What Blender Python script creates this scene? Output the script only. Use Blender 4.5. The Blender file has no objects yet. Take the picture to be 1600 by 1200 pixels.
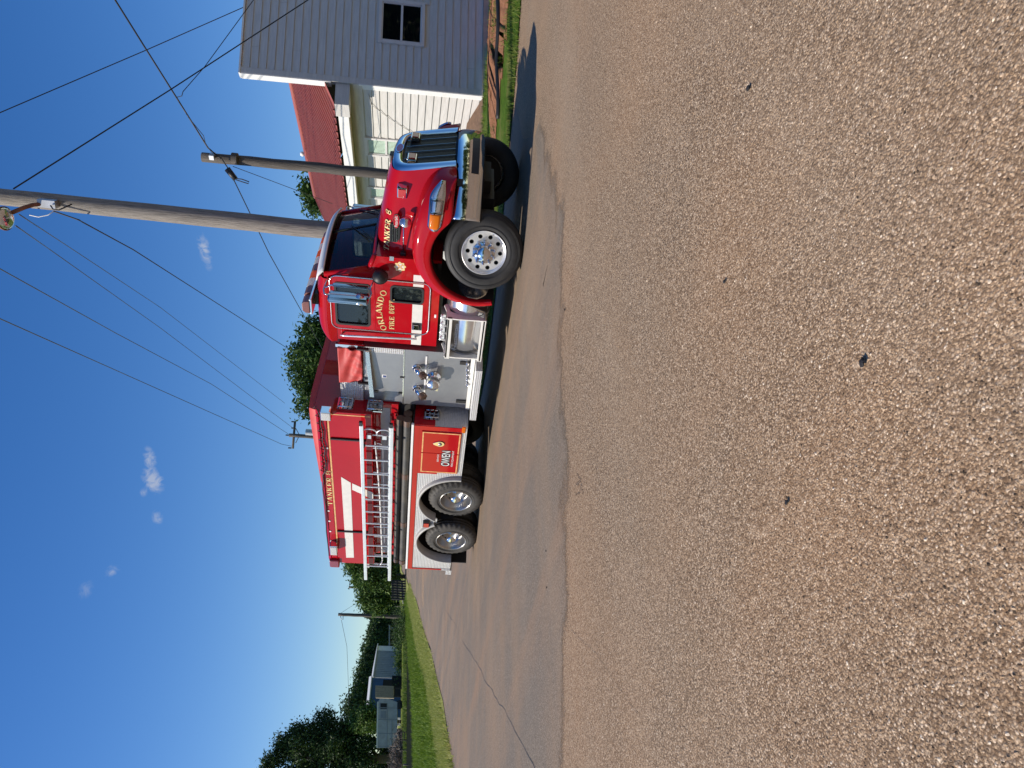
import bpy, bmesh, math, random
import numpy as np
from math import sin, cos, pi, radians, sqrt, atan2, exp
from mathutils import Vector, Matrix
from mathutils.geometry import tessellate_polygon

S = bpy.context.scene
COL = S.collection

# ------------------------------------------------------------------ camera (the phone was held on its side: rolled a quarter turn)
F_PX, YAW, PITCH, ROLL = 1089.033, -0.7556, 0.10697, 0.07525
CAM = np.array([5.224, -8.074, 1.041])
_f = np.array([sin(YAW) * cos(PITCH), cos(YAW) * cos(PITCH), -sin(PITCH)])
_r0 = np.array([cos(YAW), -sin(YAW), 0.0]); _d0 = np.cross(_f, _r0)
RGT = cos(ROLL) * _r0 - sin(ROLL) * _d0
DWN = np.cross(_f, RGT)
cam_d = bpy.data.cameras.new('camera')
cam = bpy.data.objects.new('camera', cam_d); COL.objects.link(cam)
cam_d.sensor_width = 36.0; cam_d.sensor_fit = 'HORIZONTAL'
cam_d.lens = F_PX / 1600.0 * 36.0
cam_d.clip_start = 0.05; cam_d.clip_end = 3000
m = Matrix.Identity(4)
for i in range(3):
    m[i][0] = DWN[i]; m[i][1] = RGT[i]; m[i][2] = -_f[i]; m[i][3] = CAM[i]
cam.matrix_world = m
S.camera = cam

# ------------------------------------------------------------------ light
SUN_V = Vector((-0.69, -0.945, 1.0)).normalized()          # towards the sun
SUN_EL = math.asin(SUN_V.z)
SUN_AZ = atan2(SUN_V.x, SUN_V.y)                            # clockwise from +Y
world = bpy.data.worlds.new('World'); S.world = world; world.use_nodes = True
wt = world.node_tree; wn = wt.nodes; wl = wt.links
for n in list(wn): wn.remove(n)
wo = wn.new('ShaderNodeOutputWorld'); bg = wn.new('ShaderNodeBackground')
sky = wn.new('ShaderNodeTexSky'); sky.sky_type = 'NISHITA'; sky.sun_disc = False
sky.sun_elevation = SUN_EL; sky.sun_rotation = SUN_AZ
sky.air_density = 1.15; sky.dust_density = 0.35; sky.ozone_density = 3.0; sky.altitude = 300
bg.inputs['Strength'].default_value = 0.088
hs_ = wn.new('ShaderNodeHueSaturation'); hs_.inputs['Saturation'].default_value = 1.34; hs_.inputs['Value'].default_value = 1.38; hs_.inputs['Hue'].default_value = 0.512
wl.new(sky.outputs[0], hs_.inputs['Color']); SKYC = hs_.outputs[0]
wl.new(SKYC, bg.inputs[0]); wl.new(bg.outputs[0], wo.inputs[0])
sd = bpy.data.lights.new('sun', 'SUN'); sd.energy = 4.8; sd.angle = radians(0.53); sd.color = (1.0, 0.92, 0.80)
sun = bpy.data.objects.new('sun', sd); COL.objects.link(sun)
sun.rotation_euler = SUN_V.to_track_quat('Z', 'Y').to_euler()
sun.location = (-10, -20, 30)
S.view_settings.view_transform = 'Standard'; S.view_settings.look = 'None'
S.view_settings.exposure = 0.15; S.view_settings.gamma = 1.0; S.view_settings.use_curve_mapping = False
S.render.engine = 'CYCLES'
S.cycles.max_bounces = 8; S.cycles.transparent_max_bounces = 12

rng = random.Random(7)
nrg = np.random.default_rng(11)

# ------------------------------------------------------------------ where a sight line of the photograph meets the place
def ray(px, py): return _f * F_PX + RGT * (1200 - py - 600) + DWN * (px - 800)
def onY(px, py, y=0.0):
    w = ray(px, py); return CAM + w * (y - CAM[1]) / w[1]
def onX(px, py, x=0.0):
    w = ray(px, py); return CAM + w * (x - CAM[0]) / w[0]
def far(px, py, d):
    w = ray(px, py); return CAM + w / np.hypot(w[0], w[1]) * d
def sstep(a, b, t):
    t = np.clip((t - a) / (b - a), 0, 1); return t * t * (3 - 2 * t)
def ground_h(x, y):
    x = np.asarray(x, float); y = np.asarray(y, float)
    s = (x - 5.2) * -0.843 + (y + 8.07) * 0.537
    t = np.maximum(s - 17.0, 0)
    h = 0.034 * (np.sqrt(t * t + 9) - 3) + 1.3 * (1 - np.exp(-(t / 30.0) ** 2))
    nl = (x - 5.2) * -0.537 + (y + 8.07) * -0.843
    h = h - 0.078 * np.clip(nl, -30, 400) * sstep(17, 45, s)
    h = h + 0.36 * sstep(4.6, 10.0, y) * (1 - sstep(20, 60, s))
    return h
def gnd(px, py):
    w = ray(px, py); w = w / np.hypot(w[0], w[1]); lo = 0.5
    for i in range(1, 4000):
        d = 0.6 * 1.006 ** i
        q = CAM + w * d
        if q[2] < ground_h(q[0], q[1]):
            a, b = d / 1.006, d
            for k in range(30):
                mdl = (a + b) / 2; q = CAM + w * mdl
                if q[2] < ground_h(q[0], q[1]): b = mdl
                else: a = mdl
            return CAM + w * b
        if d > 900: break
    return CAM + w * 900

# ------------------------------------------------------------------ mesh helpers
class MB:
    def __init__(s, mir=False): s.v = []; s.f = []; s.mi = []; s.sm = []; s.mir = mir; s.m = 0
    def add(s, vs, fs, smooth=False, mi=None):
        o = len(s.v)
        for p in vs: s.v.append((float(p[0]), (2.4 - float(p[1])) if s.mir else float(p[1]), float(p[2])))
        for f in fs:
            f = tuple(o + i for i in f)
            s.f.append(f[::-1] if s.mir else f); s.mi.append(s.m if mi is None else mi); s.sm.append(smooth)
        return s
    def box(s, x0, x1, y0, y1, z0, z1, mi=None):
        v = [(x, y, z) for x in (x0, x1) for y in (y0, y1) for z in (z0, z1)]
        return s.add(v, [(0, 1, 3, 2), (4, 6, 7, 5), (0, 4, 5, 1), (2, 3, 7, 6), (0, 2, 6, 4), (1, 5, 7, 3)], mi=mi)
    def obox(s, c, ax, ay, az, mi=None):               # half-axes as vectors
        c = Vector(c); ax = Vector(ax); ay = Vector(ay); az = Vector(az)
        v = [c + a * ax + b * ay + d * az for a in (-1, 1) for b in (-1, 1) for d in (-1, 1)]
        return s.add(v, [(0, 1, 3, 2), (4, 6, 7, 5), (0, 4, 5, 1), (2, 3, 7, 6), (0, 2, 6, 4), (1, 5, 7, 3)], mi=mi)
    def cyl(s, p0, p1, r, n=16, r1=None, caps=True, smooth=True, mi=None):
        p0 = Vector(p0); p1 = Vector(p1); r1 = r if r1 is None else r1
        d = (p1 - p0).normalized(); a = d.orthogonal().normalized(); b = d.cross(a)
        v = []
        for p, q in ((p0, r), (p1, r1)):
            for k in range(n): t = 2 * pi * k / n; v.append(p + (a * cos(t) + b * sin(t)) * q)
        s.add(v, [(k, (k + 1) % n, n + (k + 1) % n, n + k) for k in range(n)], smooth, mi)
        if caps:
            s.add(v[:n], [tuple(range(n))[::-1]], False, mi); s.add(v[n:], [tuple(range(n))], False, mi)
        return s
    def tube(s, pts, r, n=8, closed=False, mi=None, caps=True):
        P = [Vector(p) for p in pts]; N = len(P); v = []; up = None
        for i, p in enumerate(P):
            if closed: d = (P[(i + 1) % N] - P[i - 1])
            else: d = P[min(i + 1, N - 1)] - P[max(i - 1, 0)]
            d = d.normalized()
            if up is None: up = d.orthogonal().normalized()
            up = (up - d * up.dot(d)).normalized(); b = d.cross(up)
            rr = r[i] if isinstance(r, (list, tuple)) else r
            for k in range(n): t = 2 * pi * k / n; v.append(p + (up * cos(t) + b * sin(t)) * rr)
        fs = []
        for i in range(N if closed else N - 1):
            j = (i + 1) % N
            for k in range(n): fs.append((i * n + k, i * n + (k + 1) % n, j * n + (k + 1) % n, j * n + k))
        if caps and not closed: fs += [tuple(range(n))[::-1], tuple((N - 1) * n + k for k in range(n))]
        return s.add(v, fs, True, mi)
    def lathe(s, prof, o, axis, n=48, smooth=True, mi=None, jag=None):   # prof: (r, h) along axis
        o = Vector(o); d = Vector(axis).normalized(); a = d.orthogonal().normalized(); b = d.cross(a); v = []
        for i, (r, h) in enumerate(prof):
            for k in range(n):
                t = 2 * pi * k / n; rr = r
                if jag and i in jag and (k // 2) % 2: rr = r - jag[i]
                v.append(o + d * h + (a * cos(t) + b * sin(t)) * rr)
        fs = []
        for i in range(len(prof) - 1):
            for k in range(n): fs.append((i * n + k, i * n + (k + 1) % n, (i + 1) * n + (k + 1) % n, (i + 1) * n + k))
        return s.add(v, fs, smooth, mi)
    def plate(s, outer, holes, fn, th, mi=None):        # 2-D outline with holes -> slab; fn(a, b, t) -> 3-D, t = 0..th
        loops = [[Vector((a, b, 0)) for a, b in L] for L in [outer] + list(holes)]
        flat = [p for L in loops for p in L]
        tri = tessellate_polygon(loops)
        n = len(flat)
        v = [fn(p.x, p.y, 0) for p in flat] + [fn(p.x, p.y, th) for p in flat]
        fs = [tuple(t) for t in tri] + [tuple(i + n for i in t[::-1]) for t in tri]
        o = 0
        for L in loops:
            k = len(L)
            for i in range(k): j = (i + 1) % k; fs.append((o + i, o + i + n, o + j + n, o + j))
            o += k
        return s.add(v, fs, False, mi)
    def loft(s, secs, smooth=True, mi=None, flip=False):
        n = len(secs[0]); v = [p for q in secs for p in q]; fs = []
        for i in range(len(secs) - 1):
            for k in range(n - 1):
                f = (i * n + k, i * n + k + 1, (i + 1) * n + k + 1, (i + 1) * n + k)
                fs.append(f[::-1] if flip else f)
        return s.add(v, fs, smooth, mi)
    def build(s, name, mats, parent=None, bevel=0, sub=0, solid=0, local=False, recalc=True, weld=False):
        me = bpy.data.meshes.new(name)
        off = (0, 0, 0)
        if parent is not None and not local:
            mw = Matrix.Identity(4); q = parent
            chain = []
            while q is not None: chain.append(q); q = q.parent
            for q in reversed(chain): mw = mw @ q.matrix_basis
            inv = mw.inverted()
            vs = [tuple(inv @ Vector(p)) for p in s.v]
        else: vs = s.v
        me.from_pydata(vs, [], s.f)
        if not isinstance(mats, (list, tuple)): mats = [mats]
        for mm in mats: me.materials.append(mm)
        me.polygons.foreach_set('material_index', s.mi); me.polygons.foreach_set('use_smooth', s.sm)
        if recalc or weld:
            b = bmesh.new(); b.from_mesh(me)
            if weld: bmesh.ops.remove_doubles(b, verts=b.verts, dist=1e-4)
            if recalc: bmesh.ops.recalc_face_normals(b, faces=b.faces)
            b.to_mesh(me); b.free()
        me.update()
        o = bpy.data.objects.new(name, me); COL.objects.link(o)
        if parent is not None: o.parent = parent
        if solid:
            md = o.modifiers.new('solid', 'SOLIDIFY'); md.thickness = solid; md.offset = -1
        if bevel:
            md = o.modifiers.new('bevel', 'BEVEL'); md.width = bevel; md.segments = 2; md.limit_method = 'ANGLE'; md.angle_limit = radians(40)
            md.harden_normals = False
        if sub:
            md = o.modifiers.new('sub', 'SUBSURF'); md.levels = sub; md.render_levels = sub
        return o

def rrect(x0, x1, z0, z1, r, n=5):
    out = []
    for cx, cz, a in ((x1 - r, z1 - r, 0), (x0 + r, z1 - r, 90), (x0 + r, z0 + r, 180), (x1 - r, z0 + r, 270)):
        for k in range(n + 1):
            t = radians(a + 90 * k / n); out.append((cx + r * cos(t), cz + r * sin(t)))
    return out
def sideY(y): return lambda a, b, t: (a, y + t, b)
def empty(name, loc, label=None, cat=None, group=None, parent=None):
    o = bpy.data.objects.new(name, None); COL.objects.link(o); o.location = loc; o.empty_display_size = 0.3
    if parent is not None: o.parent = parent; o.location = Vector(loc) - Vector(parent.location)
    tag(o, label, cat, group); return o
def tag(o, label=None, cat=None, group=None, kind=None):
    if label: o['label'] = label
    if cat: o['category'] = cat
    if group: o['group'] = group
    if kind: o['kind'] = kind
    return o
def copy_tree(o, parent=None):
    c = o.copy(); COL.objects.link(c)
    if parent is not None: c.parent = parent
    for ch in list(o.children): copy_tree(ch, c)
    return c

# ------------------------------------------------------------------ materials
def newmat(name):
    mt = bpy.data.materials.new(name); mt.use_nodes = True
    nt = mt.node_tree; p = nt.nodes['Principled BSDF']
    return mt, nt, p
def N(nt, t, **kw):
    n = nt.nodes.new(t)
    for k, v in kw.items(): setattr(n, k, v)
    return n
def L(nt, a, b): nt.links.new(a, b)
def ramp(nt, fac, stops):
    r = N(nt, 'ShaderNodeValToRGB'); e = r.color_ramp.elements
    while len(e) < len(stops): e.new(0.5)
    for i, (p, c) in enumerate(stops): e[i].position = p; e[i].color = (*c, 1) if len(c) == 3 else c
    L(nt, fac, r.inputs[0]); return r.outputs[0]
def mixc(nt, fac, a, b, mode='MIX'):
    x = N(nt, 'ShaderNodeMix', data_type='RGBA', blend_type=mode)
    for i, s in ((0, fac), (6, a), (7, b)):
        if hasattr(s, 'is_output') or isinstance(s, bpy.types.NodeSocket): L(nt, s, x.inputs[i])
        else: x.inputs[i].default_value = s if i == 0 else (*s, 1)
    return x.outputs[2]
def math_(nt, op, a, b=None, c=None):
    x = N(nt, 'ShaderNodeMath', operation=op)
    for i, s in enumerate((a, b, c)):
        if s is None: continue
        if isinstance(s, bpy.types.NodeSocket): L(nt, s, x.inputs[i])
        else: x.inputs[i].default_value = s
    return x.outputs[0]
def pos(nt, obj=False):
    if obj: return N(nt, 'ShaderNodeTexCoord').outputs['Object']
    return N(nt, 'ShaderNodeNewGeometry').outputs['Position']
def noise(nt, vec, sc, det=3, rough=0.55, dist=0.0):
    n = N(nt, 'ShaderNodeTexNoise'); n.inputs['Scale'].default_value = sc; n.inputs['Detail'].default_value = det
    n.inputs['Roughness'].default_value = rough; n.inputs['Distortion'].default_value = dist
    if vec is not None: L(nt, vec, n.inputs['Vector'])
    return n.outputs['Fac']
def scalev(nt, vec, s):
    x = N(nt, 'ShaderNodeMapping'); x.inputs['Scale'].default_value = s; L(nt, vec, x.inputs[0]); return x.outputs[0]
def bump(nt, p, h, st=0.3, d=0.01):
    b = N(nt, 'ShaderNodeBump'); b.inputs['Strength'].default_value = st; b.inputs['Distance'].default_value = d
    L(nt, h, b.inputs['Height']); L(nt, b.outputs[0], p.inputs['Normal']); return b
def simple(name, col, rough=0.5, metal=0.0, coat=0.0, var=0.0, vs=6.0, bmp=0.0, bs=60.0, spec=None, dirt=None, rvar=0.0):
    mt, nt, p = newmat(name)
    p.inputs['Base Color'].default_value = (*col, 1); p.inputs['Roughness'].default_value = rough
    p.inputs['Metallic'].default_value = metal; p.inputs['Coat Weight'].default_value = coat; p.inputs['Coat Roughness'].default_value = 0.03
    if spec is not None: p.inputs['Specular IOR Level'].default_value = spec
    v = pos(nt, True)
    if var:
        f = noise(nt, v, vs, 5)
        c = ramp(nt, f, [(0.25, tuple(max(0, q * (1 - var)) for q in col)), (0.75, tuple(min(1, q * (1 + var)) for q in col))])
        if dirt:
            g = noise(nt, v, 2.3, 6, 0.65)
            g2 = ramp(nt, g, [(0.45, (0, 0, 0)), (0.8, (1, 1, 1))])
            c = mixc(nt, math_(nt, 'MULTIPLY', g2, dirt[1]), c, dirt[0])
        L(nt, c, p.inputs['Base Color'])
    if rvar:
        f = noise(nt, v, 3.0, 6, 0.7)
        r = N(nt, 'ShaderNodeMapRange'); L(nt, f, r.inputs[0]); r.inputs[3].default_value = max(0.02, rough - rvar); r.inputs[4].default_value = rough + rvar
        L(nt, r.outputs[0], p.inputs['Roughness'])
    if bmp: bump(nt, p, noise(nt, v, bs, 4), bmp, 0.004)
    return mt
M = {}
def red_paint():
    mt, nt, p = newmat('red_paint'); v = pos(nt, True)
    c = ramp(nt, noise(nt, v, 0.9, 4), [(0.3, (0.36, 0.003, 0.008)), (0.7, (0.43, 0.005, 0.012))])
    dust = ramp(nt, noise(nt, v, 5, 6, 0.7), [(0.5, (0, 0, 0)), (0.85, (1, 1, 1))])
    c = mixc(nt, math_(nt, 'MULTIPLY', dust, 0.02), c, (0.5, 0.33, 0.25))
    L(nt, c, p.inputs['Base Color']); p.inputs['Roughness'].default_value = 0.5; p.inputs['Specular IOR Level'].default_value = 0.03
    p.inputs['Coat Weight'].default_value = 0.6; p.inputs['Coat Roughness'].default_value = 0.04
    bump(nt, p, noise(nt, v, 3.5, 2), 0.05, 0.01)
    return mt
M['red'] = red_paint()
M['reddark'] = simple('maroon_trim_paint', (0.22, 0.006, 0.02), 0.35, coat=0.6, var=0.1)
M['vinyl'] = simple('red_vinyl', (0.50, 0.055, 0.05), 0.6, var=0.15, vs=5, bmp=0.3, bs=30)
M['rimalu'] = simple('bright_wheel_aluminium', (0.86, 0.86, 0.85), 0.3, 0.75, var=0.06, rvar=0.06)
M['dish'] = simple('dusty_wheel_dish', (0.46, 0.44, 0.41), 0.28, 0.9, var=0.15, vs=8)
M['chrome'] = simple('chrome', (0.66, 0.66, 0.67), 0.05, 1.0, bmp=0.015, bs=3, rvar=0.03)
M['polished'] = simple('polished_aluminium', (0.74, 0.735, 0.72), 0.2, 0.92, var=0.08, rvar=0.07)
M['mirrorback'] = simple('smoked_chrome', (0.30, 0.32, 0.36), 0.08, 1.0, var=0.1)
M['alu'] = simple('ladder_aluminium', (0.80, 0.80, 0.80), 0.38, 0.75, var=0.1, rvar=0.1)
M['steel'] = None
M['black'] = simple('black_plastic', (0.015, 0.015, 0.016), 0.5, var=0.3)
M['frame'] = simple('black_chassis_paint', (0.01, 0.01, 0.01), 0.65, var=0.5, dirt=((0.05, 0.035, 0.025), 0.5))
M['gasket'] = simple('black_rubber_gasket', (0.012, 0.012, 0.012), 0.55)
M['white'] = simple('white_paint', (0.78, 0.77, 0.74), 0.4, var=0.05)
M['reflwhite'] = simple('white_reflective_tape', (0.70, 0.68, 0.62), 0.45, var=0.06, vs=12)
M['reflgrey'] = simple('grey_reflective_tape', (0.42, 0.41, 0.38), 0.5, var=0.1, vs=12)
M['gold'] = simple('gold_leaf_lettering', (0.88, 0.64, 0.28), 0.4, 0.15, var=0.2, vs=30)
M['goldpale'] = simple('gold_pinstripe', (0.75, 0.40, 0.16), 0.4, 0.2, var=0.3, vs=14)
def lens(name, col):
    mt = simple(name, col, 0.15, coat=0.5, bmp=0.5, bs=120); nt = mt.node_tree; p = nt.nodes['Principled BSDF']; out = nt.nodes['Material Output']
    tl = N(nt, 'ShaderNodeBsdfTranslucent'); tl.inputs[0].default_value = (*col, 1); mx = N(nt, 'ShaderNodeMixShader'); mx.inputs[0].default_value = .55
    L(nt, p.outputs[0], mx.inputs[1]); L(nt, tl.outputs[0], mx.inputs[2]); L(nt, mx.outputs[0], out.inputs[0]); return mt
M['orange'] = lens('amber_lens', (1.0, 0.30, 0.015)); M['whitelens'] = lens('white_lens', (0.85, 0.85, 0.82))
M['redlens'] = simple('red_lens', (0.42, 0.006, 0.014), 0.2, coat=0.5, bmp=0.15, bs=90)
M['redlensdull'] = simple('dusty_red_lens', (0.20, 0.07, 0.05), 0.35, coat=0.3, var=0.3, bmp=0.3, bs=90)
M['clear'] = simple('clear_lens', (0.62, 0.64, 0.67), 0.08, 0.85, coat=0.8, bmp=0.12, bs=60)
M['brown'] = simple('brown_cap', (0.10, 0.055, 0.035), 0.4, var=0.3)
M['sticker'] = simple('blue_sticker', (0.03, 0.06, 0.20), 0.5)
M['seat'] = simple('grey_seat_vinyl', (0.05, 0.05, 0.055), 0.7)
M['hose'] = simple('black_suction_hose_rubber', (0.035, 0.034, 0.032), 0.55, var=0.5, vs=3, dirt=((0.18, 0.15, 0.09), 0.5))
def rubber():
    mt, nt, p = newmat('tyre_rubber'); v = pos(nt, True)
    c = ramp(nt, noise(nt, v, 5, 5, 0.7), [(0.3, (0.010, 0.010, 0.010)), (0.75, (0.030, 0.028, 0.026))])
    L(nt, c, p.inputs['Base Color']); p.inputs['Roughness'].default_value = 0.62
    bump(nt, p, noise(nt, v, 60, 3), 0.15, 0.004); return mt
M['rubber'] = rubber()
def dusty_rubber():
    mt, nt, p = newmat('dusty_tyre_rubber'); v = pos(nt, True)
    c = ramp(nt, noise(nt, v, 5, 5, 0.7), [(0.3, (0.028, 0.026, 0.023)), (0.75, (0.07, 0.062, 0.052))])
    L(nt, c, p.inputs['Base Color']); p.inputs['Roughness'].default_value = 0.7
    bump(nt, p, noise(nt, v, 60, 3), 0.15, 0.004); return mt
M['rubberdust'] = dusty_rubber()
def steel():
    mt, nt, p = newmat('brushed_stainless_steel'); v = pos(nt, True)
    a = noise(nt, scalev(nt, v, (1.5, 1.5, 120)), 4, 4)
    b = noise(nt, v, 4, 6, 0.7)
    c = mixc(nt, b, (0.27, 0.275, 0.29), (0.40, 0.40, 0.40))
    L(nt, c, p.inputs['Base Color']); p.inputs['Metallic'].default_value = 0.85
    r = N(nt, 'ShaderNodeMapRange'); L(nt, a, r.inputs[0]); r.inputs[3].default_value = 0.34; r.inputs[4].default_value = 0.52
    L(nt, r.outputs[0], p.inputs['Roughness']); bump(nt, p, a, 0.08, 0.002); return mt
M['steel'] = steel()
def diamond():
    mt, nt, p = newmat('diamond_plate'); v = pos(nt, True)
    sp = N(nt, 'ShaderNodeSeparateXYZ'); L(nt, v, sp.inputs[0])
    a = math_(nt, 'ADD', sp.outputs[0], sp.outputs[1]); k = 2 * pi / 0.062
    s1 = math_(nt, 'SINE', math_(nt, 'MULTIPLY', math_(nt, 'ADD', a, sp.outputs[2]), k))
    s2 = math_(nt, 'SINE', math_(nt, 'MULTIPLY', math_(nt, 'SUBTRACT', a, sp.outputs[2]), k))
    h = math_(nt, 'MULTIPLY', s1, s2); hm = math_(nt, 'MAXIMUM', h, 0.0)
    c = mixc(nt, noise(nt, v, 3, 5, 0.7), (0.66, 0.65, 0.63), (0.80, 0.79, 0.77))
    L(nt, c, p.inputs['Base Color']); p.inputs['Metallic'].default_value = 0.35; p.inputs['Roughness'].default_value = 0.33
    bump(nt, p, hm, 0.9, 0.02); return mt
M['diamond'] = diamond()
def glass(name, tint, opac, ior=1.5):
    mt, nt, p = newmat(name)
    out = nt.nodes['Material Output']; nt.nodes.remove(p)
    tr = N(nt, 'ShaderNodeBsdfTransparent'); tr.inputs[0].default_value = (*tint, 1)
    gl = N(nt, 'ShaderNodeBsdfGlossy'); gl.inputs['Roughness'].default_value = 0.02; gl.inputs[0].default_value = (0.9, 0.95, 1, 1)
    df = N(nt, 'ShaderNodeBsdfDiffuse'); df.inputs[0].default_value = (0.03, 0.04, 0.045, 1)
    m0 = N(nt, 'ShaderNodeMixShader'); m0.inputs[0].default_value = opac; L(nt, tr.outputs[0], m0.inputs[1]); L(nt, df.outputs[0], m0.inputs[2])
    fr = N(nt, 'ShaderNodeFresnel'); fr.inputs[0].default_value = ior
    bf = N(nt, 'ShaderNodeNewGeometry').outputs['Backfacing']; ff = math_(nt, 'MULTIPLY', fr.outputs[0], math_(nt, 'SUBTRACT', 1.0, bf))
    m1 = N(nt, 'ShaderNodeMixShader'); L(nt, ff, m1.inputs[0]); L(nt, m0.outputs[0], m1.inputs[1]); L(nt, gl.outputs[0], m1.inputs[2])
    L(nt, m1.outputs[0], out.inputs[0]); return mt
M['glass'] = glass('windscreen_glass', (0.60, 0.68, 0.64), 0.08)
M['darkglass'] = glass('tinted_side_glass', (0.45, 0.50, 0.52), 0.35)
M['houseglass'] = glass('house_window_glass', (0.93, 0.97, 0.94), 0.02, 1.22)
M['houseglassdark'] = glass('shaded_window_glass', (0.42, 0.44, 0.44), 0.1, 1.3)
# ------------------------------------------------------------------ ground materials
def aggregate(name, cols, scale, stain, track=0.0, bst=0.9, contrast=1.0):
    """stone chips pressed into tar: every chip has a colour of its own"""
    mt, nt, p = newmat(name); v = pos(nt)
    vv = scalev(nt, v, (1, 1, 0.0))
    w = N(nt, 'ShaderNodeTexNoise'); w.inputs['Scale'].default_value = scale * 0.8; w.inputs['Detail'].default_value = 4; L(nt, vv, w.inputs['Vector'])
    ad = N(nt, 'ShaderNodeVectorMath', operation='MULTIPLY_ADD'); L(nt, w.outputs['Color'], ad.inputs[0]); ad.inputs[1].default_value = (1.15 / scale,) * 3; L(nt, vv, ad.inputs[2])
    vo = N(nt, 'ShaderNodeTexVoronoi'); vo.inputs['Scale'].default_value = scale; L(nt, ad.outputs[0], vo.inputs['Vector'])
    sp = N(nt, 'ShaderNodeSeparateColor'); L(nt, vo.outputs['Color'], sp.inputs[0])
    c = ramp(nt, sp.outputs[0], [(i / (len(cols) - 1), q) for i, q in enumerate(cols)])
    edge = ramp(nt, vo.outputs['Distance'], [(0.30, (0, 0, 0)), (0.62, (1, 1, 1))])
    c = mixc(nt, math_(nt, 'MULTIPLY', edge, 0.75 * contrast), c, (0.075, 0.046, 0.027))
    # broad dust, ochre clay washed over it, greyer wheel-worn zones
    g = noise(nt, vv, 0.35, 6, 0.6, 0.5)
    c = mixc(nt, math_(nt, 'MULTIPLY', ramp(nt, g, [(0.42, (0, 0, 0)), (0.7, (1, 1, 1))]), stain), c, (0.44, 0.25, 0.125))
    g2 = noise(nt, scalev(nt, vv, (1.0, 0.35, 1)), 0.55, 5, 0.6)
    c = mixc(nt, math_(nt, 'MULTIPLY', ramp(nt, g2, [(0.5, (0, 0, 0)), (0.75, (1, 1, 1))]), 0.35), c, (0.36, 0.285, 0.20))
    wv = N(nt, 'ShaderNodeMapping'); wv.inputs['Rotation'].default_value = (0, 0, radians(-22)); wv.inputs['Scale'].default_value = (1.5, 0.16, 1); L(nt, vv, wv.inputs[0])
    g5 = noise(nt, wv.outputs[0], 0.8, 5, 0.6)
    c = mixc(nt, math_(nt, 'MULTIPLY', ramp(nt, g5, [(0.46, (0, 0, 0)), (0.66, (1, 1, 1))]), 0.38), c, (0.29, 0.19, 0.11))
    g6 = noise(nt, vv, 1.7, 6, 0.7)
    c = mixc(nt, math_(nt, 'MULTIPLY', ramp(nt, g6, [(0.55, (0, 0, 0)), (0.75, (1, 1, 1))]), 0.3), c, (0.20, 0.135, 0.08))
    if track:
        rot = N(nt, 'ShaderNodeMapping'); rot.inputs['Rotation'].default_value = (0, 0, radians(32)); rot.inputs['Scale'].default_value = (0.10, 1.3, 1)
        L(nt, vv, rot.inputs[0]); g3 = noise(nt, rot.outputs[0], 1.0, 5, 0.55)
        c = mixc(nt, math_(nt, 'MULTIPLY', ramp(nt, g3, [(0.48, (0, 0, 0)), (0.66, (1, 1, 1))]), track), c, (0.125, 0.113, 0.096))
        g4 = noise(nt, rot.outputs[0], 0.7, 6, 0.6)
        c = mixc(nt, math_(nt, 'MULTIPLY', ramp(nt, g4, [(0.52, (0, 0, 0)), (0.7, (1, 1, 1))]), 0.5), c, (0.31, 0.185, 0.105))
    # grit: clusters of darker and paler chips at a few sizes
    for sc_, lo, hi, am in ((55, (0.10, 0.065, 0.036), (0.72, 0.54, 0.36), 0.55), (22, (0.15, 0.10, 0.058), (0.60, 0.44, 0.29), 0.30)):
        q_ = noise(nt, vv, sc_, 3, 0.75)
        c = mixc(nt, math_(nt, 'MULTIPLY', ramp(nt, q_, [(0.54, (0, 0, 0)), (0.70, (1, 1, 1))]), am * contrast), c, hi if not track else tuple(u * .72 for u in hi))
        c = mixc(nt, math_(nt, 'MULTIPLY', ramp(nt, q_, [(0.30, (1, 1, 1)), (0.45, (0, 0, 0))]), am * contrast), c, lo)
    sp2 = noise(nt, vv, 2.6, 5, 0.75)
    c = mixc(nt, math_(nt, 'MULTIPLY', ramp(nt, sp2, [(0.66, (0, 0, 0)), (0.74, (1, 1, 1))]), 0.35), c, (0.05, 0.04, 0.03))
    L(nt, c, p.inputs['Base Color']); p.inputs['Roughness'].default_value = 0.85; p.inputs['Specular IOR Level'].default_value = 0.3
    h = math_(nt, 'SUBTRACT', math_(nt, 'MULTIPLY', sp.outputs[1], 0.7), vo.outputs['Distance'])
    bump(nt, p, h, bst, 0.9 / scale)
    return mt
M['gravel'] = aggregate('chip_seal_gravel', [(0.07, 0.043, 0.024), (0.25, 0.163, 0.092), (0.39, 0.265, 0.156), (0.51, 0.358, 0.222), (0.80, 0.63, 0.45)], 135, 0.45, 0.0, 0.6)
M['road'] = aggregate('worn_road_surface', [(0.09, 0.077, 0.060), (0.18, 0.153, 0.119), (0.25, 0.212, 0.164), (0.41, 0.345, 0.265)], 150, 0.28, 0.42, 0.3, 0.8)
def soil(name, a, b, sc, grass=None):
    mt, nt, p = newmat(name); v = pos(nt)
    c = ramp(nt, noise(nt, v, sc, 8, 0.7), [(0.3, a), (0.7, b)])
    if grass:
        g = noise(nt, v, 1.3, 7, 0.7); c = mixc(nt, ramp(nt, g, [(0.48, (0, 0, 0)), (0.58, (1, 1, 1))]), c, grass)
    L(nt, c, p.inputs['Base Color']); p.inputs['Roughness'].default_value = 1.0; p.inputs['Specular IOR Level'].default_value = 0.05
    bump(nt, p, noise(nt, v, 28, 6, 0.7), 0.8, 0.05); return mt
M['dirt'] = soil('red_clay_soil', (0.24, 0.10, 0.05), (0.42, 0.21, 0.12), 6)
M['turf'] = soil('rough_turf', (0.035, 0.075, 0.010), (0.10, 0.18, 0.025), 5, (0.13, 0.15, 0.04))
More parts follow.
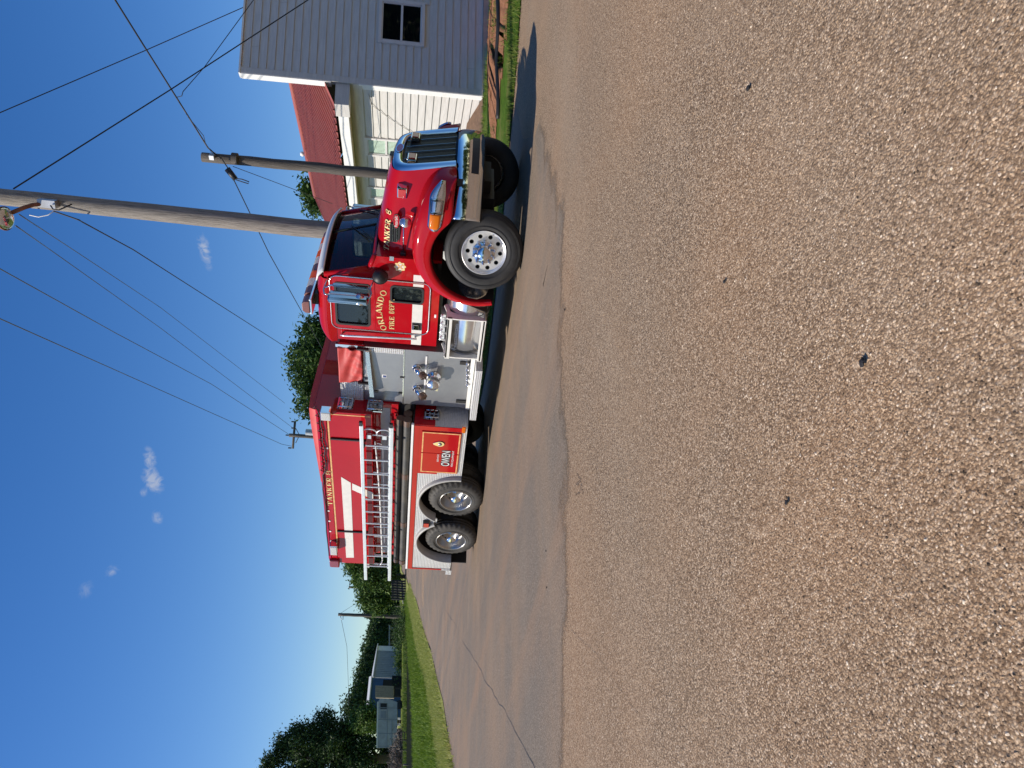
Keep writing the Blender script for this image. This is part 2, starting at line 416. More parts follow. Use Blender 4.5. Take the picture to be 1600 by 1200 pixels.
M['lush'] = soil('lush_turf', (0.035, 0.075, 0.005), (0.09, 0.17, 0.012), 1.6, (0.06, 0.09, 0.012))
M['verge'] = soil('mown_verge_turf', (0.18, 0.22, 0.045), (0.31, 0.33, 0.10), 1.1, (0.27, 0.25, 0.10))
M['field'] = soil('field_turf', (0.10, 0.16, 0.018), (0.20, 0.25, 0.035), 0.9, (0.17,0.17,0.05))
M['ditch_shade'] = soil('painted_ditch_shade', (0.004, 0.006, 0.003), (0.014, 0.018, 0.007), 3)  # near-black colour stands in for the shade along the ditch

def sheet(name, rows, mat, lift=0.0, kind='structure', jit=0.0):
    """rows: list of equal-length lists of (x, y); draped over the ground"""
    n = len(rows[0]); b = MB(); v = []
    for r in rows:
        for (x, y) in r:
            d = math.hypot(x - CAM[0], y - CAM[1])
            v.append((x, y, float(ground_h(x, y)) + lift * (1 + max(0, d - 16) * 0.09)))
    fs = [(i * n + k, i * n + k + 1, (i + 1) * n + k + 1, (i + 1) * n + k) for i in range(len(rows) - 1) for k in range(n - 1)]
    b.add(v, fs, True); o = b.build(name, mat); tag(o, kind=kind); return o
def resamp(P, n):
    P = [np.array(p, float) for p in P]; d = [0]
    for a, b in zip(P, P[1:]): d.append(d[-1] + np.linalg.norm(b - a))
    out = []
    for t in np.linspace(0, d[-1], n):
        i = max(0, min(len(P) - 2, int(np.searchsorted(d, t, side='right') - 1)))
        u = (t - d[i]) / max(1e-9, d[i + 1] - d[i]); out.append(P[i] * (1 - u) + P[i + 1] * u)
    return out
def ruled(A, B, n, mrows, jitA=0, jitB=0, seed=1):
    r = random.Random(seed); A = resamp(A, n); B = resamp(B, n)
    def wob(P, j):
        out = []; q = 0
        for p in P:
            q = q * 0.6 + r.gauss(0, j); out.append(p + np.array([q, r.gauss(0, j) * 0.6 + q]) if j else p)
        return out
    A = wob(A, jitA); B = wob(B, jitB)
    return [[tuple(a * (1 - t) + b * t) for a, b in zip(A, B)] for t in np.linspace(0, 1, mrows)]

# the ground itself: one sheet to the horizon, finer near the camera
ax = np.concatenate([-np.geomspace(900, 18, 40), np.linspace(-17, 14, 63), np.geomspace(15, 500, 24)])
ay = np.concatenate([-np.geomspace(500, 14, 24), np.linspace(-13, 20, 67), np.geomspace(21, 900, 40)])
gx, gy = np.meshgrid(ax, ay)
rows = [[(gx[i, j], gy[i, j]) for j in range(gx.shape[1])] for i in range(gx.shape[0])]
g = sheet('ground', rows, M['gravel'], -0.0005)

# where the edges run (points on the ground seen in the photograph)
RD = np.array([-0.843, 0.537]); RN = np.array([-0.537, -0.843])     # along the far road, and to its left
eL = [gnd(707, 1200)[:2], gnd(692, 1120)[:2], gnd(674, 1030)[:2], gnd(655, 960)[:2], gnd(641, 915)[:2]]
def back(P, k=0.0):
    q = P[0] - (P[1] - P[0]) / np.linalg.norm(P[1] - P[0]) * 4
    return [np.array((-21.0 - k, -36.0)), q + np.array((-2.5 - k * .3, -6.0)), q] + P
eL = back(eL)
eL = eL + [eL[-1] + RD * 60, eL[-1] + RD * 350]
# edge between gravel lot and road, and the right-hand grass edge
lot = [(2.6, 16.0), (2.3, 6.0), (1.80, 0.5), (1.80, 0.08), (1.96, -1.19), (1.99, -2.1), (1.85, -2.78), (1.41, -3.97), (0.84, -5.4), (0.23, -6.48), (-4.5, -14.5), (-14, -30)]
gR = [(4.0, 7.2), (2.4, 6.2), (1.5, 5.55), (0.9, 5.25), (0.2, 5.05), (-0.8, 4.6), (-2.2, 3.6), (-4.0, 3.1), (-6.5, 3.6), (-9.5, 4.7)]
gR = [np.array(q, float) for q in gR] + [np.array((-9.5, 4.7)) + RD * 60, np.array((-9.5, 4.7)) + RD * 360]
# road: the strip under the truck, then the road away to the left
lotR = [(1.80, 0.5), (1.80, 0.08), (1.96, -1.19), (1.99, -2.1), (1.85, -2.78), (1.41, -3.97), (0.84, -5.4), (0.23, -6.48), (-4.5, -14.5), (-14, -30)]
rj = random.Random(4); lotJ = []
lotC = resamp(lotR, 420)
def lot_off(d, k0=0, k1=420):
    out = []
    for i in range(k0, k1):
        t = lotC[min(i + 1, 419)] - lotC[max(i - 1, 0)]; t = t / np.linalg.norm(t); out.append(lotC[i] + np.array([-t[1], t[0]]) * d)
    return out
lotJ = [tuple(q) for q in lot_off(-0.95)]
outl = lotJ + [(-18.5, -24), (-14.5, -9), (-8.2, -1.6), (-6.5, 3.4), (-4, 3.0), (-2.2, 3.7), (-0.8, 4.7), (0.2, 5.1), (0.6, 2.4), (1.3, 0.9), (1.72, 0.55)]
nb = MB(); tr = tessellate_polygon([[Vector((p[0], p[1], 0)) for p in outl]])
nb.add([(p[0], p[1], 0.0012) for p in outl], [tuple(t) for t in tr]); 
ro = nb.build('road', M['road']); tag(ro, kind='structure')
# crumbling margin where the road surface breaks up into the gravel
def margin_mat():
    mt = M['road'].copy(); mt.name = 'broken_road_edge'; nt = mt.node_tree; p = nt.nodes['Principled BSDF']; out = nt.nodes['Material Output']
    at_ = N(nt, 'ShaderNodeAttribute', attribute_name='edge'); v = pos(nt)
    f = math_(nt, 'ADD', math_(nt, 'MULTIPLY', noise(nt, v, 1.1, 6, 0.65), 1.5), math_(nt, 'ADD', math_(nt, 'MULTIPLY', noise(nt, v, 70, 5, 0.8), 1.0), -0.72))
    k = N(nt, 'ShaderNodeMapRange'); L(nt, math_(nt, 'SUBTRACT', f, at_.outputs['Fac']), k.inputs[0]); k.inputs[1].default_value = -0.06; k.inputs[2].default_value = 0.06
    tr = N(nt, 'ShaderNodeBsdfTransparent'); mx = N(nt, 'ShaderNodeMixShader'); L(nt, k.outputs[0], mx.inputs[0]); L(nt, tr.outputs[0], mx.inputs[1]); L(nt, p.outputs[0], mx.inputs[2]); L(nt, mx.outputs[0], out.inputs[0]); return mt
nm = 13; mv = []
for j in range(nm): mv.append(lot_off(-1.02 + 1.40 * j / (nm - 1)))
ob_m = MB(); nn_ = len(mv[0])
ob_m.add([(q[0], q[1], 0.0022) for r_ in mv for q in r_], [(i * nn_ + k, i * nn_ + k + 1, (i + 1) * nn_ + k + 1, (i + 1) * nn_ + k) for i in range(nm - 1) for k in range(nn_ - 1)], True)
ob_m = ob_m.build('road_edge', margin_mat()); tag(ob_m, kind='structure')
ea = ob_m.data.attributes.new('edge', 'FLOAT', 'POINT'); ea.data.foreach_set('value', np.repeat(np.linspace(-.35, 1.0, nm), nn_).astype(np.float32))
roadL = eL[0:]
right = [np.array((-22, -26)), np.array((-14, -8)), np.array((-8, -2)), np.array((-4, 2.4)), np.array((-6.5, 3.6)), np.array((-9.5, 4.7))] + [gR[-2], gR[-1]]
mid = ruled(eL, [np.array((-14.0, -30)), np.array((-9.5, -10)), np.array((-6.0, -4.0)), np.array((-5.6, 2.4)), gR[-3], gR[-2], gR[-1]], 160, 24, 0.0, 0, 5)
sheet('road', mid, M['road'], 0.0024)

# left: verge, lush ditch, near-black strip painting the shade along the ditch, field
nrm = RN
def off(P, d): return [np.array(p) + nrm * (d if not callable(d) else d(i)) for i, p in enumerate(P)]
px_v = [(690, 1200), (676, 1120), (660, 1040), (648, 985), (637, 935)]
px_d = [(660, 1200), (654, 1120), (646, 1040), (641, 985), (634, 935)]
px_d2 = [(647, 1200), (645.5, 1120), (642, 1060), (638, 1000), (633.5, 935)]
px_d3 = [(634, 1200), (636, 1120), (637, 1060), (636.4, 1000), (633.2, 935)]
def edge(pxs, endoff):
    P = [gnd(*q)[:2] for q in pxs]
    P = back(P, endoff * 1.2)
    return P + [eL[-1] + RN * endoff]
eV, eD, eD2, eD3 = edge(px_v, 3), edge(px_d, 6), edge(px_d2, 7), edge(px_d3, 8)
eF = [p + RN * 400 + RD * 100 for p in eD3]
sheet('grass_verge', ruled(eL, eV, 120, 8, 0.12, 0.05, 6), M['verge'], 0.010)
sheet('grass_ditch', ruled(eV, eD2, 120, 10, 0.05, 0.05, 7), M['lush'], 0.012)
sheet('ditch_shade_strip', ruled(eD2, eD3, 160, 3, 0.05, 0.10, 8), M['ditch_shade'], 0.015)
sheet('grass_field', ruled(eD3, eF, 120, 40, 0.05, 0, 9), M['field'], 0.012)
# right: grass between road and building, with the clay strip and its little trench
gR2 = [np.array((14.0, 30)), np.array((8.0, 16))] + gR
gB = [p + np.array((10.0, 30.0)) for p in gR2]
gB = [np.array((60.0, 60)), np.array((40.0, 80)), np.array((20.0, 100)), np.array((0.0, 120)), np.array((-40.0, 140)), np.array((-90.0, 160)), np.array((-200.0, 250)), gR[-1] + np.array((300, 400))]
rr = ruled(gR2, gB, 220, 60, 0.07, 0, 10)
rows = []
A = rr[0]
for t in np.concatenate([np.linspace(0, 0.12, 30), np.linspace(0.13, 1, 30)]):
    k = t * 59; i = min(58, int(k)); u = k - i
    rows.append([(a[0] * (1 - u) + b[0] * u, a[1] * (1 - u) + b[1] * u) for a, b in zip(rr[i], rr[i + 1])])
sheet('grass', rows, M['turf'], 0.020)
def strip_px(name, near_px, far_px, mat, lift, n=60, j=0.04, seed=3):
    A = [gnd(*q)[:2] for q in near_px]; B = [gnd(*q)[:2] for q in far_px]
    return sheet(name, ruled(A, B, n, 5, j, j, seed), mat, lift)
strip_px('dirt_path', [(797, -60), (796, 0), (794, 40), (789, 90), (783, 140), (778, 180), (776, 240)], [(763, -60), (763, 0), (764, 40), (765, 90), (765, 140), (766, 180), (770, 240)], M['dirt'], 0.035, 80, 0.08)
# black drain hose lying along the clay strip
hb_ = MB(); hp_ = [Vector(gnd(781.5 + 1.2 * sin(q * .05), q)) + Vector((0, 0, .045)) for q in np.linspace(-60, 186, 40)]
hb_.tube(hp_, .055, 8); ho_ = hb_.build('drain_hose', M['gasket']); tag(ho_, 'black drain hose lying lengthwise on the red clay strip before the building', 'hose')

# ------------------------------------------------------------------ loose chips on the lot near the camera: one stuff object
def pebbles(n, dmin, dmax, smin, smax, name, mats):
    th = nrg.uniform(-0.68, 0.68, n) + YAW; d = dmin * (dmax / dmin) ** nrg.random(n)
    x = CAM[0] + np.sin(th) * d; y = CAM[1] + np.cos(th) * d
    s = smin + (smax - smin) * nrg.random(n) ** 3.0
    keep = x > -2.0; x, y, s = x[keep], y[keep], s[keep]; n = len(x)
    base = np.array([(1, 0, 0), (-1, 0, 0), (0, 1, 0), (0, -1, 0), (0, 0, 1), (.6, .6, .5), (-.6, .55, .55), (.5, -.65, .5), (-.6, -.6, .45)], float)
    tri = np.array([(0, 5, 7), (7, 5, 4), (5, 6, 4), (6, 8, 4), (8, 7, 4), (0, 2, 5), (2, 6, 5), (2, 1, 6), (1, 8, 6), (1, 3, 8), (3, 7, 8), (3, 0, 7)])
    a = nrg.uniform(0, 6.28, n); ca, sa = np.cos(a), np.sin(a)
    b = base[None] * (1 + nrg.uniform(-.3, .3, (n, 9, 3))) * np.stack([s, s * nrg.uniform(.5, .95, n), s * nrg.uniform(.35, .7, n)], 1)[:, None, :]
    vx = b[..., 0] * ca[:, None] - b[..., 1] * sa[:, None] + x[:, None]; vy = b[..., 0] * sa[:, None] + b[..., 1] * ca[:, None] + y[:, None]
    vz = b[..., 2] + ground_h(x, y)[:, None] - 0.0012
    V = np.stack([vx, vy, vz], -1).reshape(-1, 3); T = (tri[None] + (np.arange(n) * 9)[:, None, None]).reshape(-1, 3)
    return rawmesh(name, V, T, mats)
def rawmesh(name, V, T, mats, smooth=False, parent=None, matidx=None, k=3):
    me = bpy.data.meshes.new(name); me.vertices.add(len(V)); me.vertices.foreach_set('co', np.asarray(V, np.float32).ravel())
    me.loops.add(len(T) * k); me.loops.foreach_set('vertex_index', np.asarray(T, np.int32).ravel())
    me.polygons.add(len(T)); me.polygons.foreach_set('loop_start', np.arange(0, len(T) * k, k, dtype=np.int32))
    for q in (mats if isinstance(mats, (list, tuple)) else [mats]): me.materials.append(q)
    if matidx is not None: me.polygons.foreach_set('material_index', np.asarray(matidx, np.int32))
    me.polygons.foreach_set('use_smooth', np.full(len(T), smooth)); me.update(calc_edges=True); me.validate()
    o = bpy.data.objects.new(name, me); COL.objects.link(o)
    if parent: o.parent = parent
    return o
def island_mat(name, stops, rough=0.8, trans=0.0):
    mt, nt, p = newmat(name); g = N(nt, 'ShaderNodeNewGeometry')
    c = ramp(nt, g.outputs['Random Per Island'], stops); L(nt, c, p.inputs['Base Color']); p.inputs['Roughness'].default_value = rough
    p.inputs['Specular IOR Level'].default_value = 0.3
    if trans:
        out = nt.nodes['Material Output']; tl = N(nt, 'ShaderNodeBsdfTranslucent'); L(nt, c, tl.inputs[0])
        mx = N(nt, 'ShaderNodeMixShader'); mx.inputs[0].default_value = trans; L(nt, p.outputs[0], mx.inputs[1]); L(nt, tl.outputs[0], mx.inputs[2]); L(nt, mx.outputs[0], out.inputs[0])
    return mt
M['pebble'] = island_mat('stone_chips', [(0, (0.05, 0.034, 0.022)), (0.2, (0.22, 0.14, 0.08)), (0.5, (0.40, 0.27, 0.16)), (0.88, (0.55, 0.39, 0.25)), (1, (0.80, 0.66, 0.49))], 0.85)
tag(pebbles(130000, 0.75, 5.0, 0.0012, 0.0056, 'gravel', M['pebble']), 'loose tan stone chips strewn over the gravel lot in the foreground', 'gravel', kind='stuff')

# ------------------------------------------------------------------ grass blades
M['blade'] = island_mat('grass_blades', [(0, (0.035, 0.075, 0.008)), (0.5, (0.09, 0.16, 0.018)), (0.85, (0.17, 0.24, 0.03)), (1, (0.34, 0.29, 0.10))], 0.6, 0.3)
M['bladel'] = island_mat('verge_grass_blades', [(0, (0.18, 0.23, 0.03)), (0.5, (0.34, 0.39, 0.08)), (1, (0.55, 0.50, 0.20))], 0.6, 0.3)
def blades(x, y, h0, h1, w, name, mat, lift=0.02):
    n = len(x); a = nrg.uniform(0, 6.28, n); h = nrg.uniform(h0, h1, n); z = ground_h(x, y) + lift
    dx, dy = np.cos(a) * w, np.sin(a) * w; lx, ly = nrg.normal(0, .45, n) * h, nrg.normal(0, .45, n) * h
    V = np.stack([np.stack([x - dx, y - dy, z - .01], 1), np.stack([x + dx, y + dy, z - .01], 1), np.stack([x + lx, y + ly, z + h], 1)], 1).reshape(-1, 3)
    return rawmesh(name, V, np.arange(3 * n).reshape(-1, 3), mat)
# right-hand grass: points between the road edge and the building
E1 = resamp(gR2[0:11], 300)
n = 150000; ii = nrg.integers(40, 300, n); t = nrg.random(n) ** 1.3 * 9.0
e1 = np.array(E1); x = e1[ii, 0] + nrg.normal(0, .12, n) - 0.25 * t; y = e1[ii, 1] + nrg.normal(0, .12, n) + 0.97 * t
dn = np.array([gnd(797, q)[:2] for q in range(0, 250, 10)]); dfp = np.array([gnd(764, q)[:2] for q in range(0, 250, 10)])
cl = np.sin(x * 2.1 + 1.3 * np.sin(y * 1.7)) + np.sin(y * 2.9 + x) + nrg.normal(0, .5, n)
yn = np.interp(x, dn[::-1, 0][np.argsort(dn[::-1, 0])], dn[::-1, 1][np.argsort(dn[::-1, 0])]); 
yf = np.interp(x, dfp[np.argsort(dfp[:, 0]), 0], dfp[np.argsort(dfp[:, 0]), 1])
onpath = (y > yn) & (y < yf) & (x > -2.5)
keep = ((cl > -0.5) & ~onpath) | (onpath & (cl > 1.1)); keep &= (y > 3.2)
tag(blades(x[keep], y[keep], 0.03, 0.11, 0.007, 'grass', M['blade']), 'short green grass growing between the road and the white building', 'grass', kind='stuff')
# left verge
L1 = np.array(resamp(eL[2:8], 300)); L2 = np.array(resamp(eV[2:8], 300))
n = 70000; ii = (nrg.random(n) ** 1.4 * 300).astype(int); t = nrg.random(n)[:, None]; q = L1[ii] * (1 - t) + L2[ii] * t + nrg.normal(0, .15, (n, 2))
tag(blades(q[:, 0], q[:, 1], 0.04, 0.13, 0.012, 'grass', M['bladel'], 0.03), 'pale mown verge grass along the left edge of the road', 'grass', kind='stuff')
L3 = np.array(resamp(eD3[2:8], 300))
n = 60000; ii = (nrg.random(n) ** 1.2 * 300).astype(int); t = nrg.random(n) ** 1.5 * 40; q = L3[ii] + RN * t[:, None] + nrg.normal(0, .3, (n, 2))
tag(blades(q[:, 0], q[:, 1], 0.08, 0.28, 0.03, 'grass', M['blade'], 0.03), 'tall field grass on the far side of the ditch', 'grass', kind='stuff')

# lush grass of the ditch
L4 = np.array(resamp(eV[2:8], 300)); L5 = np.array(resamp(eD2[2:8], 300))
n = 60000; ii = (nrg.random(n) ** 1.4 * 300).astype(int); t = nrg.random(n)[:, None]; q = L4[ii] * (1 - t) + L5[ii] * t + nrg.normal(0, .2, (n, 2))
k = np.sin(q[:, 0] * .9 + 2 * np.sin(q[:, 1] * .7)) + nrg.normal(0, .6, n) > -.4; q = q[k]
M['bladelush'] = island_mat('lush_grass_blades', [(0, (0.06, 0.11, 0.006)), (0.6, (0.15, 0.24, 0.016)), (1, (0.26, 0.34, 0.04))], 0.6, 0.3)
tag(blades(q[:, 0], q[:, 1], 0.06, 0.2, 0.016, 'grass', M['bladelush'], 0.03), 'lush dark green grass in the ditch left of the road', 'grass', kind='stuff')

# cracks and tar scribbles in the surface, and one wire shadow drawn as a strip
M['tar'] = simple('old_tar_and_wire_shadow', (0.030, 0.026, 0.022), 0.6, var=0.4, vs=20)
def crack_or_wire_shadow(pxs, w, seed, name='crack_or_wire_shadow'):
    r_ = random.Random(seed); P = resamp([gnd(*q)[:2] for q in pxs], 60); b = MB(); secs = []; o = 0
    for i, p in enumerate(P):
        t = P[min(i + 1, 59)] - P[max(i - 1, 0)]; t = t / np.linalg.norm(t); nn_ = np.array([-t[1], t[0]]); o = o * .8 + r_.gauss(0, w * .45); ww = w * r_.uniform(.15, 1.0)
        ww = ww * .4; z = float(ground_h(*p)) + 0.0028 + .0006 * max(0, np.hypot(*(p - CAM[:2])) - 12); secs.append([(*(p + nn_ * (o - ww / 2)), z), (*(p + nn_ * (o + ww / 2)), z)])
    b.loft(secs, smooth=False); tag(b.build(name, M['tar'], recalc=False), kind='structure')
crack_or_wire_shadow([(697, 955), (722, 1000), (760, 1062), (812, 1150), (842, 1215)], .035, 1)
crack_or_wire_shadow([(742, 930), (745, 1040), (744, 1120), (741, 1205)], .022, 2)  # shadow of an overhead wire, laid on the road as a dark ribbon
crack_or_wire_shadow([(893, 985), (935, 1022), (962, 1070), (1000, 1120)], .006, 3)
crack_or_wire_shadow([(902, 742), (908, 752), (899, 756)], .02, 4, 'tar_mark'); crack_or_wire_shadow([(900, 768), (912, 772), (911, 760), (902, 757)], .02, 5, 'tar_mark')
# ------------------------------------------------------------------ the white building on the right
def house_paint():
    mt, nt, p = newmat('white_house_paint'); v = pos(nt, True)
    f = noise(nt, scalev(nt, v, (0.6, 0.6, 6)), 3, 5, 0.6)
    c = ramp(nt, f, [(0.3, (0.50, 0.475, 0.44)), (0.7, (0.62, 0.595, 0.555))])
    g = noise(nt, v, 9, 6, 0.75)
    c = mixc(nt, math_(nt, 'MULTIPLY', ramp(nt, g, [(0.55, (0, 0, 0)), (0.8, (1, 1, 1))]), 0.3), c, (0.42, 0.36, 0.29))
    L(nt, c, p.inputs['Base Color']); p.inputs['Roughness'].default_value = 0.6
    bump(nt, p, noise(nt, scalev(nt, v, (4, 4, 30)), 6, 4), 0.12, 0.004); return mt
M['housepaint'] = house_paint()
M['trim'] = simple('white_trim_paint', (0.76, 0.75, 0.72), 0.5, var=0.06, vs=5)
M['winframe'] = simple('window_frame_paint', (0.62, 0.59, 0.57), 0.5, var=0.08)
M['roofmetal'] = simple('red_roof_metal', (0.33, 0.092, 0.070), 0.5, var=0.12, vs=0.8, bmp=0.05, bs=20, dirt=((0.30, 0.15, 0.11), 0.4))
M['soffit'] = simple('tan_soffit_paint', (0.50, 0.40, 0.24), 0.7, var=0.1)
M['blind'] = simple('pale_window_blind', (0.78, 0.82, 0.76), 0.7)
M['wood'] = simple('weathered_brown_wood', (0.17, 0.10, 0.06), 0.8, var=0.35, vs=9, bmp=0.4, bs=25)
M['concrete'] = simple('concrete', (0.36, 0.33, 0.29), 0.85, var=0.2, bmp=0.3)
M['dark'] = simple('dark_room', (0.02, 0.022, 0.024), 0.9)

ba, bb, bc, SK = radians(53.6), radians(2.52), radians(-3.06), radians(5.0)
def brot(a): return Matrix.Rotation(a, 3, 'Z') @ Matrix.Rotation(bb, 3, 'X') @ Matrix.Rotation(bc, 3, 'Y')
BO = Vector(far(757, 150, 19.5))
bld = empty('white_building', BO, 'white sided building with a square false front and red metal roof, behind the tanker truck', 'building')
BM = brot(ba); bld.rotation_euler = BM.to_euler()
Ev = (BM.inverted() @ (brot(ba + SK) @ Vector((0, 1, 0)))); Ev = Vector((Ev.x, Ev.y, 0)).normalized()   # the long wall runs this way
Nv = Vector((Ev.y, -Ev.x, 0))                                                                           # into the building
bm_ = MB(); bm_.box(0.02, 9.5, 0.03, 0.17, -0.35, 5.98); 
bm_.build('front_wall', M['housepaint'], bld, local=True)
GW = (1.29, 2.38, 1.66, 2.67)
# clapboards of the false front, each board its own piece, cut at the window
H0, BH = 0.06, 0.1985
def board_mesh(x0, x1, z0, h):
    b = MB(); b.add([(x0, 0.024, z0 + h), (x1, 0.024, z0 + h), (x1, -0.002, z0), (x0, -0.002, z0), (x0, 0.03, z0 + h), (x1, 0.03, z0 + h), (x1, 0.03, z0), (x0, 0.03, z0)],
        [(0, 1, 2, 3), (3, 2, 6, 7), (0, 3, 7, 4), (1, 5, 6, 2), (4, 5, 1, 0)]); return b
for i in range(30):
    z = H0 + i * BH
    segs = [(0.16, 9.4)]
    if z + BH > 1.56 and z < 2.78: segs = [(0.16, 1.215), (2.455, 9.4)]
    cut = rng.choice((2.9, 3.9, 5.1, 6.4)) if len(segs) == 2 else rng.choice((0.75, 1.6, 2.05, 3.3, 4.4))
    out_ = []
    for x0, x1 in segs: out_ += [(x0, cut - .002), (cut + .002, x1)] if x0 < cut < x1 else [(x0, x1)]
    for x0, x1 in out_: board_mesh(x0, x1, z + 0.004 + rng.uniform(-.003, .003), BH - 0.012 + rng.uniform(-.003, .003)).build('siding_board', M['housepaint'], bld, local=True)
t_ = MB(); t_.box(0.0, 0.155, -0.012, 0.028, -0.1, 6.02); t_.build('corner_board', M['housepaint'], bld, local=True)
t_ = MB(); t_.box(-0.02, 9.5, -0.03, 0.2, 6.02, 6.06); t_.build('parapet_cap', M['trim'], bld, local=True)
# white side face of the false front
t_ = MB()
t_.box(-0.022, -0.002, -0.008, 0.21, 3.86, 6.018); t_.box(-0.02, 0.0, -0.006, 0.19, -0.1, 3.18); t_.build('corner_trim', M['trim'], bld, local=True)
# window
def window(name, x0, x1, z0, z1, fn, parent, gm=None, lights=True, grille=False, horizontal=False, blinds=True):
    """fn maps (along, depth, height) to building space"""
    b = MB(); fw = 0.085
    def bx(a0, a1, d0, d1, h0, h1, mm=b):
        mm.add([fn(a, d, h) for a in (a0, a1) for d in (d0, d1) for h in (h0, h1)], [(0, 1, 3, 2), (4, 6, 7, 5), (0, 4, 5, 1), (2, 3, 7, 6), (0, 2, 6, 4), (1, 5, 7, 3)])
    for q in ((x0 - fw, x1 + fw, z1, z1 + fw), (x0 - fw, x1 + fw, z0 - fw, z0), (x0 - fw, x0, z0, z1), (x1, x1 + fw, z0, z1)):
        bx(q[0], q[1], -0.035, 0.05, q[2], q[3])
    w = b.build('window', M['winframe'], parent, local=True)
    s = MB()
    zm = (z0 + z1) / 2
    for q in ((x0, x1, zm - 0.028, zm + 0.028), (x0, x0 + 0.03, z0, z1), (x1 - 0.03, x1, z0, z1), (x0, x1, z0, z0 + 0.03), (x0, x1, z1 - 0.03, z1)): bx(q[0], q[1], -0.012, 0.03, q[2], q[3], s)
    so = s.build('sash', M['winframe'], w, local=True)
    for q in ((z0, zm), (zm, z1)):
        p = MB(); bx(x0 + .03, x1 - .03, 0.012, 0.016, q[0] + .03, q[1] - .03, p); p.build('pane', gm or M['houseglass'], w, local=True)
    if blinds:
        bl = MB(); nn = int((x1 - x0) / 0.06)
        for k in range(nn):
            a = x0 + (x1 - x0) * (k + 0.15) / nn; bx(a, a + (x1 - x0) / nn * 0.72, 0.019, 0.0215, z0, z1, bl)
        bl.build('blind', M['blind'], w, local=True)
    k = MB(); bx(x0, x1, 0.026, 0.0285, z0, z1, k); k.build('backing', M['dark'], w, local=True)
    return w
window('window', GW[0], GW[1], GW[2], GW[3], lambda a, d, h: (a, d - 0.006, h), bld, M['houseglassdark'], blinds=False)
w = MB()
for k in range(26):
    a = 1.32 + 1.03 * k / 26; w.add([(a, 0.021, 2.2), (a + .030, 0.0225, 2.2), (a + .030, 0.0225, 2.65), (a, 0.021, 2.65)], [(0, 1, 2, 3)])
w.build('upper_blind', simple('grey_window_blind', (0.22, 0.24, 0.23), 0.8), bld, local=True)

# long wall
def ew(a, d, h): return Ev * a + Nv * d + Vector((0, 0, h))
LEN = 16.0
b = MB(); b.add([ew(a, d, h) for a in (0.05, LEN) for d in (0.03, 0.2) for h in (-0.35, 3.6)], [(0, 1, 3, 2), (4, 6, 7, 5), (0, 4, 5, 1), (2, 3, 7, 6), (0, 2, 6, 4), (1, 5, 7, 3)])
b.build('side_wall', M['housepaint'], bld, local=True)
wins = [(2.32, 3.06, 2.0, 3.06), (4.98, 5.56, 2.0, 3.06)]
for i in range(15):
    z = 0.10 + i * BH; segs = [(0.02, LEN)]
    if z + BH > 1.9 and z < 3.16: segs = [(0.02, 2.23), (3.15, 4.89), (5.65, LEN)]
    for x0, x1 in segs:
        q = MB(); z0, h = z + .004, BH - .012
        q.add([ew(x0, 0.024, z0 + h), ew(x1, 0.024, z0 + h), ew(x1, -0.002, z0), ew(x0, -0.002, z0), ew(x0, 0.03, z0 + h), ew(x1, 0.03, z0 + h), ew(x1, 0.03, z0), ew(x0, 0.03, z0)],
              [(0, 1, 2, 3), (3, 2, 6, 7), (0, 3, 7, 4), (1, 5, 6, 2), (4, 5, 1, 0)]); q.build('siding_board', M['housepaint'], bld, local=True)
for x0, x1, z0, z1 in wins: window('window', x0, x1, z0, z1, ew, bld)
q = MB()
q.add([ew(a, d, h) for a in (0.0, LEN) for d in (-0.015, 0.03) for h in (3.1, 3.32)], [(0, 1, 3, 2), (4, 6, 7, 5), (0, 4, 5, 1), (2, 3, 7, 6), (0, 2, 6, 4), (1, 5, 7, 3)])
q.build('frieze_board', M['housepaint'], bld, local=True)
q = MB()
q.add([ew(a, d, h) for a in (0.1, LEN) for d in (-0.42, 0.03) for h in (3.44, 3.47)], [(0, 1, 3, 2), (4, 6, 7, 5), (0, 4, 5, 1), (2, 3, 7, 6), (0, 2, 6, 4), (1, 5, 7, 3)])
q.build('soffit', M['soffit'], bld, local=True)
q = MB()
for a0, a1 in [(0.06, 0.55)]: q.add([ew(a, d, h) for a in (a0, a1) for d in (-0.60, 0.02) for h in (3.40, 3.75)], [(0, 1, 3, 2), (4, 6, 7, 5), (0, 4, 5, 1), (2, 3, 7, 6), (0, 2, 6, 4), (1, 5, 7, 3)])
q.build('eave_return', M['housepaint'], bld, local=True)
q = MB()
q.add([ew(a, d, h) for a in (0.56, LEN) for d in (-0.56, -0.42) for h in (3.44, 3.70)], [(0, 1, 3, 2), (4, 6, 7, 5), (0, 4, 5, 1), (2, 3, 7, 6), (0, 2, 6, 4), (1, 5, 7, 3)])
q.build('gutter', M['trim'], bld, local=True)
# red ribbed roof: each sheet of metal a panel
DR, ZR, ZE = 4.0, 5.80, 3.76
def rp(a, d, lift=0.0): # on the roof plane
    t = (d + 0.6) / (DR + 0.6); return ew(a, d, ZE + (ZR - ZE) * t + lift)
RL = 13.0
npn = 21; pw = RL / npn
for k in range(npn):
    a0 = 0.02 + k * pw; q = MB(); secs = []
    for dd in (-0.6, 1.7, DR):
        r = []
        for j in range(2):
            a = a0 + pw * j / 2
            r += [rp(a + .0, dd, 0), rp(a + pw / 2 * .74, dd, 0), rp(a + pw / 2 * .79, dd, 0.05), rp(a + pw / 2 * .93, dd, 0.05)]
        r.append(rp(a0 + pw, dd, 0)); secs.append(r)
    q.loft(secs, smooth=False); q.build('roof_panel', M['roofmetal'], bld, local=True, recalc=False)
q = MB(); q.tube([ew(0.0, DR, ZR + 0.03), ew(RL + .05, DR, ZR + 0.03)], 0.09, 8); q.build('ridge_cap', M['roofmetal'], bld, local=True)
